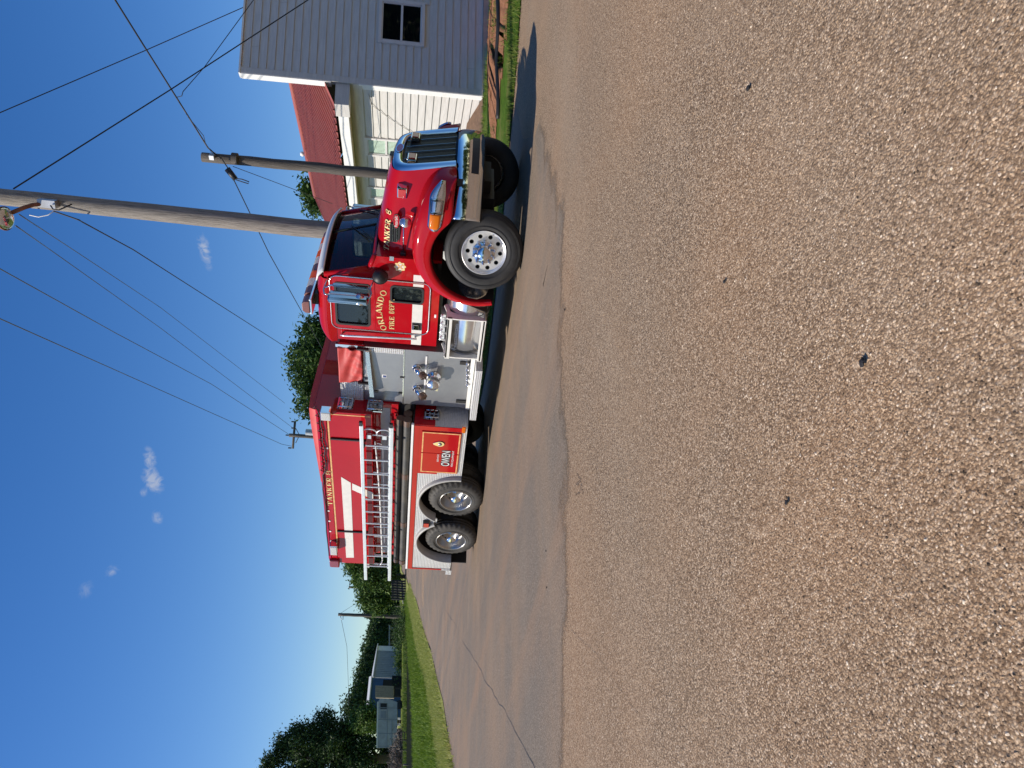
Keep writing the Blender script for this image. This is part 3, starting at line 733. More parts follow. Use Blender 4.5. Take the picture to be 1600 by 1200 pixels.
q = MB(); q.loft([[ew(0.0, DR, ZR - .05), ew(0, 2 * DR + .6, ZE)], [ew(RL, DR, ZR - .05), ew(RL, 2 * DR + .6, ZE)]], smooth=False); q.build('rear_roof_slope', M['roofmetal'], bld, local=True)
q = MB(); q.add([ew(RL - .02, -0.55, ZE - .05), ew(RL - .02, 2 * DR + .5, ZE - .05), ew(RL - .02, DR, ZR - .05), ew(RL - .02, -0.55, 0), ew(RL - .02, 2 * DR + .5, 0)], [(0, 1, 2), (3, 4, 1, 0)]); q.build('end_wall', M['housepaint'], bld, local=True)
q = MB(); q.tube([rp(RL + .03, -0.62, .03), rp(RL + .03, DR, .03)], 0.06, 6); q.build('rake_trim', M['roofmetal'], bld, local=True)
q = MB(); q.cyl(ew(9.9, DR + .1, ZR), ew(9.9, DR + .1, ZR + .13), .035, 10); q.lathe([(0.001, .30), (.07, .28), (.10, .21), (.07, .14), (.001, .12)], ew(9.9, DR + .1, ZR), (0, 0, 1), 14); q.build('roof_vent', M['trim'], bld, local=True)
# faint conduit drawn slantwise over the wall, concrete footing, plank ramp
q = MB(); q.tube([ew(0.35, -0.012, 2.95), ew(0.75, -0.012, 2.9), ew(1.1, -.012, 2.6), ew(1.5, -0.012, 2.2), ew(2.0, -0.012, 1.6)], 0.008, 6); q.build('conduit', M['housepaint'], bld, local=True)
q = MB(); q.box(-0.03, 9.5, -0.06, 0.05, -0.4, 0.055); q.build('footing', M['concrete'], bld, local=True)
ramp_ = empty('wooden_ramp', BO + BM @ (Ev * 0.9 + Nv * -0.55), 'brown plank ramp along the foot of the white side wall', 'ramp'); ramp_.rotation_euler = BM.to_euler()
for k in range(16):
    a = 0.02 + k * 0.19; q = MB(); h = 0.04 + 0.30 * min(1, k / 6)
    q.add([ew(a + u, d, hh) - Ev * 0.9 - Nv * -0.55 for u in (0, .185) for d in (-1.0, -0.04) for hh in (h - .35, h + (0.27 * u if k < 6 else 0.0))], [(0, 1, 3, 2), (4, 6, 7, 5), (0, 4, 5, 1), (2, 3, 7, 6), (0, 2, 6, 4), (1, 5, 7, 3)])
    q.build('plank', M['wood'], ramp_, local=True)
# ------------------------------------------------------------------ lettering drawn stroke by stroke (slab-serif capitals)
def arc(cx, cy, rx, ry, a0, a1, n=10): return [(cx + rx * cos(radians(a0 + (a1 - a0) * k / n)), cy + ry * sin(radians(a0 + (a1 - a0) * k / n))) for k in range(n + 1)]
TK, TN, SF = 0.17, 0.07, 0.26
def glyph(ch):
    """list of (polyline, width)"""
    s = []; stem = lambda x, y0=0, y1=1: s.append(([(x, y0), (x, y1)], TK)); thin = lambda *p: s.append((list(p), TN))
    ser = lambda x, y, w=SF: s.append(([(x - w / 2, y + (0.03 if y < .5 else -0.03)), (x + w / 2, y + (0.03 if y < .5 else -0.03))], 0.06))
    if ch == 'T': stem(.36); ser(.36, 0); thin((0, .965), (.72, .965)); thin((.035, .97), (.035, .74)); thin((.685, .97), (.685, .74)); return s, .74
    if ch == 'A': s.append(([(.40, 1), (.68, 0)], TK)); thin((.36, 1), (.09, 0)); thin((.17, .32), (.58, .32)); ser(.09, 0); ser(.68, 0); return s, .80
    if ch == 'N': thin((.12, 0), (.12, 1)); s.append(([(.10, 1), (.64, 0)], TK)); thin((.66, 0), (.66, 1)); ser(.12, 0); ser(.06, 1, .2); ser(.66, 1); return s, .80
    if ch == 'K': stem(.16); ser(.16, 0); ser(.16, 1); thin((.22, .42), (.62, 1)); s.append(([(.34, .55), (.64, 0)], TK)); ser(.62, 1); ser(.66, 0); return s, .80
    if ch == 'E': stem(.16); thin((.04, .965), (.60, .965)); thin((.04, .035), (.62, .035)); thin((.2, .51), (.46, .51)); thin((.59, .97), (.59, .75)); thin((.61, .03), (.61, .26)); thin((.46, .4), (.46, .62)); return s, .68
    if ch == 'F': stem(.16); thin((.04, .965), (.60, .965)); thin((.2, .51), (.46, .51)); thin((.59, .97), (.59, .75)); thin((.46, .4), (.46, .62)); ser(.16, 0, .3); return s, .64
    if ch == 'L': stem(.16); ser(.16, 1); thin((.04, .035), (.60, .035)); thin((.59, .03), (.59, .28)); return s, .66
    if ch == 'I': stem(.16); ser(.16, 0); ser(.16, 1); return s, .34
    if ch in 'PR':
        stem(.16); thin((.04, .965), (.36, .965)); thin((.2, .47), (.36, .47)); s.append((arc(.34, .717, .22, .22, 90, -90), .15)); ser(.16, 0)
        if ch == 'R': s.append(([(.36, .47), (.64, .02)], TK)); ser(.68, 0, .18); return s, .78
        return s, .68
    if ch == 'D': stem(.16); thin((.04, .965), (.32, .965)); thin((.04, .035), (.32, .035)); s.append((arc(.30, .5, .36, .465, 90, -90, 14), .15)); return s, .80
    if ch == 'O': s.append((arc(.39, .5, .32, .46, 0, 360, 24), .125)); return s, .80
    if ch == '8': s.append((arc(.30, .74, .22, .225, 0, 360, 18), .10)); s.append((arc(.30, .26, .25, .24, 0, 360, 18), .10)); return s, .62
    if ch == '.': s.append(([(.06, .07), (.18, .07)], .14)); return s, .28
    return [], .42
def strokes(mb, gl, place, th):
    for P, w in gl:
        for (x0, y0), (x1, y1) in zip(P, P[1:]):
            dx, dy = x1 - x0, y1 - y0; l = math.hypot(dx, dy) or 1; nx, ny = -dy / l * w / 2, dx / l * w / 2; ex, ey = dx / l * w * .12, dy / l * w * .12
            q = [(x0 + nx - ex, y0 + ny - ey), (x0 - nx - ex, y0 - ny - ey), (x1 - nx + ex, y1 - ny + ey), (x1 + nx + ex, y1 + ny + ey)]
            v = [place(a, b, 0) for a, b in q] + [place(a, b, th) for a, b in q]
            mb.add(v, [(4, 5, 6, 7), (0, 1, 5, 4), (1, 2, 6, 5), (2, 3, 7, 6), (3, 0, 4, 7)])
def lettering(name, text, O, U, V, h, parent, mat, shadow=None, width=None, bend=0.0, track=0.06, drape=None):
    """O lower left, U along, V up (unit vectors); bend lifts the middle into an arch"""
    O, U, V = Vector(O), Vector(U).normalized(), Vector(V).normalized(); Wn = U.cross(V).normalized()
    gs = [glyph(c) for c in text]; tot = sum(g[1] for g in gs) + track * (len(gs) - 1); sx = (width / tot) if width else h
    for pas, (mt, dx, dy, lift) in enumerate(([(shadow, .07, -.07, .0015)] if shadow else []) + [(mat, 0, 0, .004)]):
        mb = MB(); x = 0
        for g, w in gs:
            xm = (x + w / 2) / tot * 2 - 1
            yb = bend * (1 - xm * xm); ang = -math.atan2(bend * 2 * xm * 2, tot * sx) if bend else 0
            def place(a, b, t, x=x, w=w, yb=yb, ang=ang):
                a2 = (a - w / 2 + dx) * sx; b2 = (b - .5 + dy) * h; ca, sa = cos(ang), sin(ang)
                q = O + U * ((x + w / 2) * sx + a2 * ca - b2 * sa) + V * (h / 2 + yb + a2 * sa + b2 * ca)
                return q + Wn * (lift + t) if drape is None else drape(q, lift + t)
            strokes(mb, g, place, 0.002); x += w + track
        o = mb.build(name if pas or not shadow else name + '_shade', mt, parent, recalc=False)
    return o
def plain_text(name, text, O, U, V, h, parent, mat, width=None, lift=0.004):
    cu = bpy.data.curves.new('t', 'FONT'); cu.body = text; cu.size = 1.0; to = bpy.data.objects.new('t', cu)
    me = bpy.data.meshes.new_from_object(to); xs = [v.co.x for v in me.vertices]; ys = [v.co.y for v in me.vertices]
    x0, x1, y0, y1 = min(xs), max(xs), min(ys), max(ys); sc = h / (y1 - y0); sx = width / (x1 - x0) if width else sc
    O, U, V = Vector(O), Vector(U).normalized(), Vector(V).normalized(); Wn = U.cross(V)
    b = MB(); b.add([O + U * (v.co.x - x0) * sx + V * (v.co.y - y0) * sc + Wn * lift for v in me.vertices], [tuple(p.vertices) for p in me.polygons])
    bpy.data.objects.remove(to); bpy.data.curves.remove(cu); bpy.data.meshes.remove(me)
    return b.build(name, mat, parent, recalc=False)

# ------------------------------------------------------------------ the tanker truck: x forwards, its near side at y = 0, far side at y = 2.4
T = empty('tanker_truck', (-3.5, 1.2, 0), 'red fire department tanker truck with chrome bumper parked on the road', 'fire truck')
my = lambda y: 2.4 - y
def part(name, mb, mat, bevel=0, sub=0, parent=T, **k): return mb.build(name, mat, parent, bevel=bevel, sub=sub, **k)

# chassis
b = MB(); b.box(-7.9, 0.75, .78, .86, .76, 1.02); part('frame_rail', b, M['frame'])
b = MB(); b.box(-7.9, 0.75, 1.54, 1.62, .76, 1.02); part('frame_rail', b, M['frame'])
for xx in (0, -5.54, -6.88):
    b = MB(); b.cyl((xx, .3, .53), (xx, 2.1, .53), .085, 14)
    if xx: b.lathe([(.001, -.22), (.16, -.16), (.21, 0), (.16, .16), (.001, .22)], (xx, 1.2, .53), (0, 1, 0), 18)
    part('axle', b, M['frame'])
b = MB(); b.box(-.09, .09, .36, 2.04, .40, .52); part('front_axle_beam', b, M['frame'])
b = MB(); b.box(.12, .42, .75, 1.65, .44, .62); part('shadow_gap_filler', b, M['black'])  # added, like the axle beam, to close the light gap in the truck's shadow
b = MB(); b.lathe([(.001, 0), (.32, -.02), (.32, -1.14), (.001, -1.16)], (-.86, 1.97, .62), (1, 0, 0), 32); part('far_fuel_tank', b, M['polished'])  # unseen tank, added to keep sun out of the shadow underneath
b = MB(); b.box(-4.6, -.2, .95, 1.45, .46, 1.05); b.box(-.5, .6, .9, 1.5, .5, 1.5); b.cyl((-5.4, 1.2, .6), (-4.5, 1.2, .68), .07, 10); part('drivetrain', b, M['frame'])
b = MB(); b.box(-7.9, -4.75, .98, 1.42, .5, 1.36); b.box(-7.85, -3.5, .70, 1.70, 1.30, 1.4); part('sub_frame', b, M['frame'])

# tank body
X0, X1 = -7.88, -3.32
def tank_sec(x): return [(x, y, z) for y, z in [(0, 2.07), (0, 2.93), (.012, 2.96), (.05, 3.0), (.10, 3.022), (.2, 3.03), (2.2, 3.03), (2.3, 3.022), (2.35, 3.0), (2.388, 2.96), (2.4, 2.93), (2.4, 2.07), (2.12, 2.07), (2.12, 1.66), (.28, 1.66), (.28, 2.07)]]
b = MB(); A, B = tank_sec(X0), tank_sec(X1); n = len(A)
b.add(A + B, [(i, (i + 1) % n, n + (i + 1) % n, n + i) for i in range(n)] + [tuple(range(n)), tuple(range(2 * n - 1, n - 1, -1))])
part('tank_body', b, M['red'], bevel=.008)
b = MB(); b.box(-7.86, -3.36, .36, 2.04, 1.40, 1.66); part('tank_cradle', b, M['frame'])
for z in (2.826, 2.948):
    b = MB(); b.tube([(X0 + .01, -.002, z), (X1 - .02, -.002, z)], .009, 8); part('side_moulding', b, M['red'])
b = MB(); b.box(-7.30, -3.50, -.004, .001, 2.785, 2.812); part('pinstripe', b, M['goldpale'])
b = MB(); b.box(-3.385, -3.365, -.004, .001, 2.10, 2.84); part('pinstripe', b, M['goldpale'])
b = MB(); b.plate([tuple(onY(*q, 0)[[0, 2]]) for q in [(533, 745), (548, 754), (553, 871), (541, 871)]], [], sideY(-.005), .005); part('stripe', b, M['reflwhite'])
b = MB(); b.plate([tuple(onY(*q, 0)[[0, 2]]) for q in [(550.3, 755), (568, 763), (583, 770), (583, 781), (568, 773), (550.3, 765)]], [], sideY(-.005), .005); part('stripe', b, M['reflwhite'])
b = MB(); b.box(-7.84, -3.42, .274, .281, 1.80, 1.955); part('stripe', b, M['reflgrey'])
for xx in (-3.97, -6.71):
    b = MB(); b.box(xx - .014, xx + .014, -.03, .002, 2.2, 2.78); part('ladder_rack_arm', b, M['black'])
    b = MB(); b.box(xx - .02, xx + .02, -.16, .28, 1.68, 1.70); part('ladder_bracket', b, M['frame'])
    b = MB(); b.box(xx - .02, xx + .02, -.16, .02, 2.18, 2.20); part('ladder_bracket', b, M['frame'])
for xx in np.linspace(-7.7, -3.7, 9):
    b = MB(); b.box(xx - .18, xx + .18, .262, .282, 1.665, 1.73); part('tie_strip', b, M['red'])
tA, tB, tC, tD = (onY(520.5, 789.5, -.002), onY(518.5, 745.5, -.002), onY(518, 742, -.002), onY(518, 735, -.002))
lettering('unit_lettering', 'TANKER', tA, tB - tA, (0, 0, 1), .10, T, M['gold'], None, width=float(np.linalg.norm(tB - tA)))
lettering('unit_number', '8', tC, tD - tC, (0, 0, 1), .10, T, M['gold'], None, width=float(np.linalg.norm(tD - tC)))
# cover over the hose bed, cable clipped along the top edge
b = MB(); secs = []
for x in np.linspace(-5.3, -3.36, 10):
    hh = .10 * min(1, (x + 5.3) / 1.6) + .004
    secs.append([(x, .06, 3.0), (x, .10, 3.03 + hh * .8), (x, .4, 3.03 + hh + .01 * sin(x * 9)), (x, 1.2, 3.04 + hh), (x, 2.0, 3.03 + hh), (x, 2.3, 3.03 + hh * .8), (x, 2.34, 3.0)])
b.loft(secs); b.add(secs[-1], [tuple(range(7))]); part('hose_bed_cover', b, M['vinyl'])
cp = [onY(*q, -.03) for q in [(497, 640), (500, 652), (502, 664), (503.5, 676), (505, 690), (507, 703), (507.5, 714), (508.5, 724), (509, 731), (507, 737), (505.5, 742), (504.5, 752), (505.5, 765), (508, 790), (511, 830), (513.5, 868)]]
b = MB(); b.tube([Vector(p) + Vector((0, 0, .012 * (-1) ** i)) for i, p in enumerate(cp)], .011, 6)
for i in range(len(cp) - 6):
    p = Vector(cp[i]); b.tube([p, p + Vector((.05, -.01, .07)), p + Vector((.09, 0, .02))], .008, 5)
part('edge_cable', b, M['black'])
for i, (x, y) in enumerate([(700, 511), (798, 513.5), (814, 514.8), (830, 516), (845, 517.3)]):
    p = onY(y, x, -.004); b = MB(); b.box(p[0] - .018, p[0] + .018, -.012, .0, p[2] - .018, p[2] + .018); part('clip', b, M['white'])
# scene lights and warning lights at the upper corners
def corner_lamp(p, lensm, name, w=.13, h=.085, dy=.15):
    b = MB(); b.box(p[0] - w, p[0] + w, -dy, .0, p[2] - h, p[2] + h); o = part(name, b, M['chrome'], bevel=.012)
    b = MB(); b.box(p[0] - w + .02, p[0] + w - .02, -dy - .012, -dy + .004, p[2] - h + .015, p[2] + h - .015); b.build('lens', lensm, o)
    return o
corner_lamp(onY(509, 649, -.12), M['whitelens'], 'scene_light', .10, .085)
corner_lamp(onY(521.5, 859, -.12), M['whitelens'], 'scene_light', .15, .075)
b = MB(); b.box(-7.98, -7.74, -.06, .12, 2.78, 2.98); o = part('rear_warning_light', b, M['reddark'], bevel=.02)
b = MB(); b.box(-8.02, -7.98, -.03, .09, 2.80, 2.95); b.build('lens', M['redlens'], o)
# chrome folding steps on the front of the tank body and compartment
def folding_step(x, y, z, w=.19, h=.22):
    b = MB()
    b.tube([(x + .02, y - w / 2, z + h / 2), (x + .06, y - w / 2, z + h / 2), (x + .06, y - w / 2, z - h / 2), (x + .02, y - w / 2, z - h / 2)], .012, 6)
    b.tube([(x + .02, y + w / 2, z + h / 2), (x + .06, y + w / 2, z + h / 2), (x + .06, y + w / 2, z - h / 2), (x + .02, y + w / 2, z - h / 2)], .012, 6)
    for k in range(4): zz = z + h * (k / 3 - .5); b.box(x + .05, x + .07, y - w / 2, y + w / 2, zz - .012, zz + .012)
    b.box(x, x + .015, y - w / 2 - .01, y + w / 2 + .01, z - h / 2 - .02, z + h / 2 + .02)
    part('folding_step', b, M['chrome'])
for q, xf in (((540, 629), X1), ((586, 633), X1), ((675, 647), -3.49)):
    p = onX(q[0], q[1], xf + .05); folding_step(xf, p[1], p[2], .20 if xf == X1 else .17)

# lower rear body
ARC = [(-5.54, .52), (-6.88, .52)]; AR = .695
def body_outline():
    P = [(-7.95, .47), (-7.95, 1.37), (-3.5, 1.37), (-3.5, .47)]
    f = ARC[0]; a0 = math.asin((.47 - .52) / AR); a1 = pi - math.asin((.84 - .52) / AR)
    for k in range(25): t = a0 + (a1 - a0) * k / 24; P.append((f[0] + AR * cos(t), f[1] + AR * sin(t)))
    f = ARC[1]; a0 = math.asin((.84 - .52) / AR); a1 = pi - math.asin((.47 - .52) / AR)
    for k in range(25): t = a0 + (a1 - a0) * k / 24; P.append((f[0] + AR * cos(t), f[1] + AR * sin(t)))
    return P
for yy, nm in ((0.0, 'side_panel'), (2.37, 'side_panel')):
    b = MB(); b.plate(body_outline(), [], sideY(yy), .03); part(nm, b, M['diamond'])
for ya, yb in ((.031, .85), (1.55, 2.369)):
    b = MB(); b.box(-3.53, -3.5, ya, yb, .46, 1.37); part('front_panel', b, M['diamond'])
b = MB(); b.box(-7.95, -7.92, .031, 2.369, .47, 1.37); part('rear_panel', b, M['diamond'])
b = MB(); b.box(-7.95, -3.5, .0, 2.4, 1.372, 1.40); part('hose_tray', b, M['frame'])
b = MB(); b.box(-4.74, -3.535, .031, .68, .5, 1.36); b.box(-7.9, -7.62, .031, .7, .5, 1.3); part('compartment_box', b, M['frame'])
b = MB(); b.box(-7.95, -3.5, -.012, .0, 1.275, 1.371); part('red_band', b, M['red'])
b = MB(); b.box(-7.96, -3.47, -.025, .02, 1.372, 1.412); part('white_rail', b, M['white'], bevel=.004)
b = MB(); b.box(-4.76, -3.502, -.010, .0, .92, 1.275); b.box(-3.60, -3.502, -.0095, .0, .53, .92); part('door_surround', b, M['red'])
b = MB(); b.box(-3.498, -3.485, .0, .84, 1.02, 1.371); part('red_band', b, M['red'])
b = MB(); b.box(-7.965, -7.93, -.013, .05, .66, 1.371); part('red_edge', b, M['red'])
b = MB(); b.box(-7.972, -7.93, -.014, .06, .47, .655); part('corner_plate', b, M['diamond'])
SE = -4.165
for x0, x1, nm in ((-4.70, SE - .003, 0), (SE + .003, -3.615, 1)):
    b = MB(); b.box(x0, x1, -.026, -.0, .555, 1.235); d = part('compartment_door', b, M['red'], bevel=.006)
    e = .022; q = MB()
    xa, xb = x0 + .012, x1 - .012; za, zb = .570, 1.220
    q.box(xa, xb, -.0285, -.026, zb - e, zb); q.box(xa, xb, -.0285, -.026, za, za + e)
    if nm == 0: q.box(xa, xa + e, -.0285, -.026, za + e, zb - e)
    else: q.box(xb - e, xb, -.0285, -.026, za + e, zb - e)
    q.build('pinstripe', M['goldpale'], d)
    if nm == 1:
        c = onY(687.5, 693.5, -.03); q = MB()
        P = [(c[0] + .062 * cos(t) , c[2] + .075 * sin(t) + .045 * max(0, sin(t)) ** 4) for t in np.linspace(0, 2 * pi, 24, endpoint=False)]
        q.plate(P, [], sideY(-.042), .016); h = q.build('door_latch', M['chrome'], d, bevel=.006)
        q = MB(); q.lathe([(.001, .010), (.036, .004), (.036, .0)], (c[0], -.042, c[2]), (0, -1, 0), 18); q.box(c[0] - .03, c[0] + .03, -.056, -.048, c[2] - .012, c[2] + .012); q.build('latch_handle', M['steel'], d)
    else:
        u, v = (1, 0, 0), (0, 0, 1)
        p0 = onY(699, 728, -.027)
        W_ = 0.40
        for k, (ox, oz) in enumerate(((-.014, -.012), (.014, -.012), (-.014, .012), (.014, .012), (.0, -.018), (.02, -.02))):
            plain_text('maker_lettering_outline', 'OWEN', (p0[0] + ox, -.027, p0[2] - .03 + oz), u, v, .145, d, M['black'], width=W_, lift=.0008 + .0002 * k)
        plain_text('maker_lettering', 'OWEN', (p0[0], -.027, p0[2] - .03), u, v, .145, d, M['white'], width=W_, lift=.003)
        plain_text('maker_lettering_small', 'FIRE EQUIPMENT', (p0[0] - .01, -.027, p0[2] - .10), u, v, .038, d, M['white'], width=W_ + .03, lift=.003)
        plain_text('maker_lettering_small', 'SERVICE', (p0[0] + .10, -.027, p0[2] + .165), u, v, .03, d, M['white'], width=.2, lift=.003)
for f in ARC:
    b = MB(); secs = []
    for k in range(33):
        t = radians(-4 + 188 * k / 32)
        if f is ARC[0] and t > pi - math.asin(.32 / AR): break
        if f is ARC[1] and t < math.asin(.32 / AR): continue
        secs.append([(f[0] + r * cos(t), y, f[1] + r * sin(t)) for r, y in ((AR + .03, .0), (AR + .03, -.05), (AR + .015, -.075), (AR - .012, -.075), (AR - .014, .12))])
    b.loft(secs); part('wheel_arch_trim', b, M['reflgrey'])
    b = MB(); secs = []
    for k in range(25):
        t = radians(0 + 180 * k / 24); secs.append([(f[0] + (AR + .02) * cos(t), y, f[1] + (AR + .02) * sin(t)) for y in (.04, .8)])
    b.loft(secs); part('wheel_well', b, M['frame'])
p = onY(666, 818, -.03); b = MB(); b.box(p[0] - .075, p[0] + .075, -.07, .0, p[2] - .065, p[2] + .065); o = part('side_marker', b, M['black'], bevel=.008)
b = MB(); b.box(p[0] - .06, p[0] + .06, -.082, -.068, p[2] - .05, p[2] + .05); b.build('lens', M['redlens'], o)
b = MB(); b.box(-3.60, -3.46, -.022, -.0, .50, .56); part('amber_marker', b, M['orange'], bevel=.006)
b = MB(); b.box(-8.12, -7.96, -.02, 2.42, .44, .56); part('tailboard', b, M['diamond'])
b = MB(); b.box(-8.0, -7.975, .03, .16, .60, .75); part('tail_lamp', b, M['redlens'])
b = MB(); b.box(-7.75, -7.73, .05, .62, .14, .62); part('mud_flap', b, M['rubber'])

# ------------------------------------------------------------------ pump house
PY = .33; PX0, PX1 = -3.34, -2.12
b = MB(); b.box(PX0, PX1, PY + .012, my(PY) - .012, .47, 2.24); part('pump_house', b, M['steel'])
b = MB(); b.box(PX0, PX1, PY, PY + .011, .53, 1.585); part('lower_panel', b, M['steel'], bevel=.003)
b = MB(); b.box(PX0 + .03, PX1 - .0, PY - .004, PY + .011, 1.60, 2.22); dr = part('panel_door', b, M['steel'], bevel=.004)
b = MB(); b.box(PX1 - .10, PX1, PY - .008, PY - .004, 1.60, 2.22); b.build('door_edge', M['diamond'], dr)
for q in ((588, 611), (625.5, 613.5)):
    p = onY(*q, PY); h = MB(); h.box(p[0] - .018, p[0] + .018, PY - .02, PY - .004, p[2] - .03, p[2] + .03); h.build('hinge', M['black'], dr)
p = onY(628.5, 589, PY); h = MB(); h.box(p[0] - .012, p[0] + .012, PY - .016, PY - .003, p[2] - .035, p[2] + .035); h.build('finger_slot', M['black'], dr)
p = onY(600.5, 587.5, PY); h = MB(); h.box(p[0] - .035, p[0] + .035, PY - .006, PY - .003, p[2] - .035, p[2] + .035); h.build('sticker_border', M['white'], dr)
h = MB(); h.box(p[0] - .026, p[0] + .02, PY - .008, PY - .005, p[2] - .03, p[2] + .02); h.build('sticker', M['sticker'], dr)
b = MB(); b.box(PX0, PX1, PY - .006, PY + .01, 1.584, 1.602); part('panel_seam', b, M['polished'])
z = onY(664.5, 590, PY)[2]; b = MB(); b.box(onY(664, 617, PY)[0], onY(664, 556, PY)[0], PY - .014, PY + .004, z - .013, z + .013); part('panel_rail', b, M['white'])
# crosslay: vinyl flap, diamond plate behind it, tilted shelf
z0, z1 = 2.27, 2.63
def flap():
    b = MB(); secs = []
    xa, xb = onY(547, 543, PY - .02)[0], onY(550, 596.5, PY - .02)[0]
    for i in range(25):
        r = []
        for j in range(21):
            u, w = i / 24, j / 20; x = xa + (xb - xa) * u; zz = z0 + (z1 - z0) * w + .02 * sin(u * 3.1) * (1 - w) * -1
            fold = .028 * sin(9 * (u * .8 - w * 1.3)) * (1 - u * .5) + .016 * sin(28 * u + 4 * w) * (1 - w) ** 2 + .02 * sin(3 * u + 5 * w)
            r.append((x, PY - .045 - fold * (0.35 + .65 * sin(pi * min(1, w + .15))), zz))
        secs.append(r)
    b.loft(secs); return b, xa, xb
b, xa, xb = flap(); part('crosslay_cover', b, M['vinyl'], solid=.006)
b = MB(); b.box(PX0, xb - .005, PY - .01, PY + .02, z0 - .02, z1 - .01); part('crosslay_plate', b, M['diamond'])
b = MB(); b.box(PX0, PX1 - .02, PY + .03, my(PY) - .03, 2.25, 2.62); part('crosslay_box', b, M['reddark'])
b = MB(); b.box(PX1 - .03, PX1 + .025, PY - .03, PY + .02, 2.22, 2.66); part('corner_trim', b, M['polished'])
for q in ((571, 545), (572, 598)):
    p = onY(q[0], q[1], PY - .06); b = MB(); b.box(p[0] - .012, p[0] + .012, PY - .10, PY - .04, p[2] - .05, p[2] + .13); part('strap', b, M['black'])
pA, pB = onY(573, 549, PY - .05), onY(579, 619, PY - .12)
b = MB(); b.add([(pA[0], PY - .0, pA[2] + .03), (pA[0], PY - .07, pA[2] + .02), (pB[0], PY - .14, pB[2] + .01), (pB[0], PY, pB[2] + .05), (pA[0], PY - .0, pA[2] - .03), (pA[0], PY - .07, pA[2] - .04), (pB[0], PY - .14, pB[2] - .06), (pB[0], PY, pB[2] - .02)],
    [(0, 1, 2, 3), (4, 7, 6, 5), (1, 5, 6, 2), (0, 4, 5, 1), (2, 6, 7, 3)]); part('tilted_shelf', b, M['polished'])
# outlets and suction cap
for q in ((651, 575), (651, 607)):
    p = Vector(onY(*q, PY)); b = MB(); d = Vector((-.02, -.13, -.10))
    b.lathe([(.075, 0), (.075, .015), (.055, .02)], p, (0, -1, 0), 20); o = part('discharge_outlet', b, M['chrome'])
    b = MB(); b.tube([p, p + Vector((0, -.05, -.01)), p + d], [.05, .052, .05], 14); b.build('elbow', M['chrome'], o)
    b = MB(); b.cyl(p + d * .9, p + d * 1.35, .062, 18); 
    for k in range(3): t = 2 * pi * k / 3; b.obox(p + d * 1.15 + Vector((.066 * cos(t), 0.03 * sin(t), .05 * sin(t))), (.012, 0, 0), (0, .012, 0), (0, 0, .012))
    b.build('outlet_cap', M['brown'], o)
p = Vector(onY(677.5, 589, PY)); b = MB(); b.lathe([(.12, 0), (.12, .02), (.085, .03), (.085, .13)], p, (0, -1, 0), 28); o = part('suction_inlet', b, M['chrome'])
b = MB(); b.lathe([(.085, .12), (.105, .125), (.105, .20), (.09, .225), (.001, .235)], p, (0, -1, 0), 28)
for t in (.6, 3.74): b.obox(p + Vector((.12 * cos(t), -.16, .12 * sin(t))), (.035, 0, 0), (0, .03, 0), (0, 0, .02))
b.build('suction_cap', M['polished'], o)
for k, yy in enumerate((567, 576, 584, 592, 600)):
    p = Vector(onY(730, yy, PY - .03)); b = MB(); b.cyl(p + Vector((0, .05, 0)), p + Vector((0, -.03, 0)), .016, 10); b.lathe([(.001, .05), (.024, .045), (.03, .03), (.024, .015), (.001, .01)], p + Vector((0, 0, -.01)), (0, -1, .2), 12); part('drain_valve', b, M['chrome'])
b = MB(); b.box(PX0 + .02, PX1 + .02, PY - .05, PY + .02, .46, .525); part('ledge', b, M['reflwhite'], bevel=.004)
xa, xb = onY(745, 578, .04)[0], onY(745, 656, .04)[0]
b = MB(); b.box(xb, xa, .02, PY + .05, .345, .45); part('side_step', b, M['diamond'], bevel=.006)
b = MB(); b.box(xb + .1, xb + .16, PY - .02, .8, .4, .7); b.box(xa - .16, xa - .1, PY - .02, .8, .4, .7); part('step_bracket', b, M['frame'])

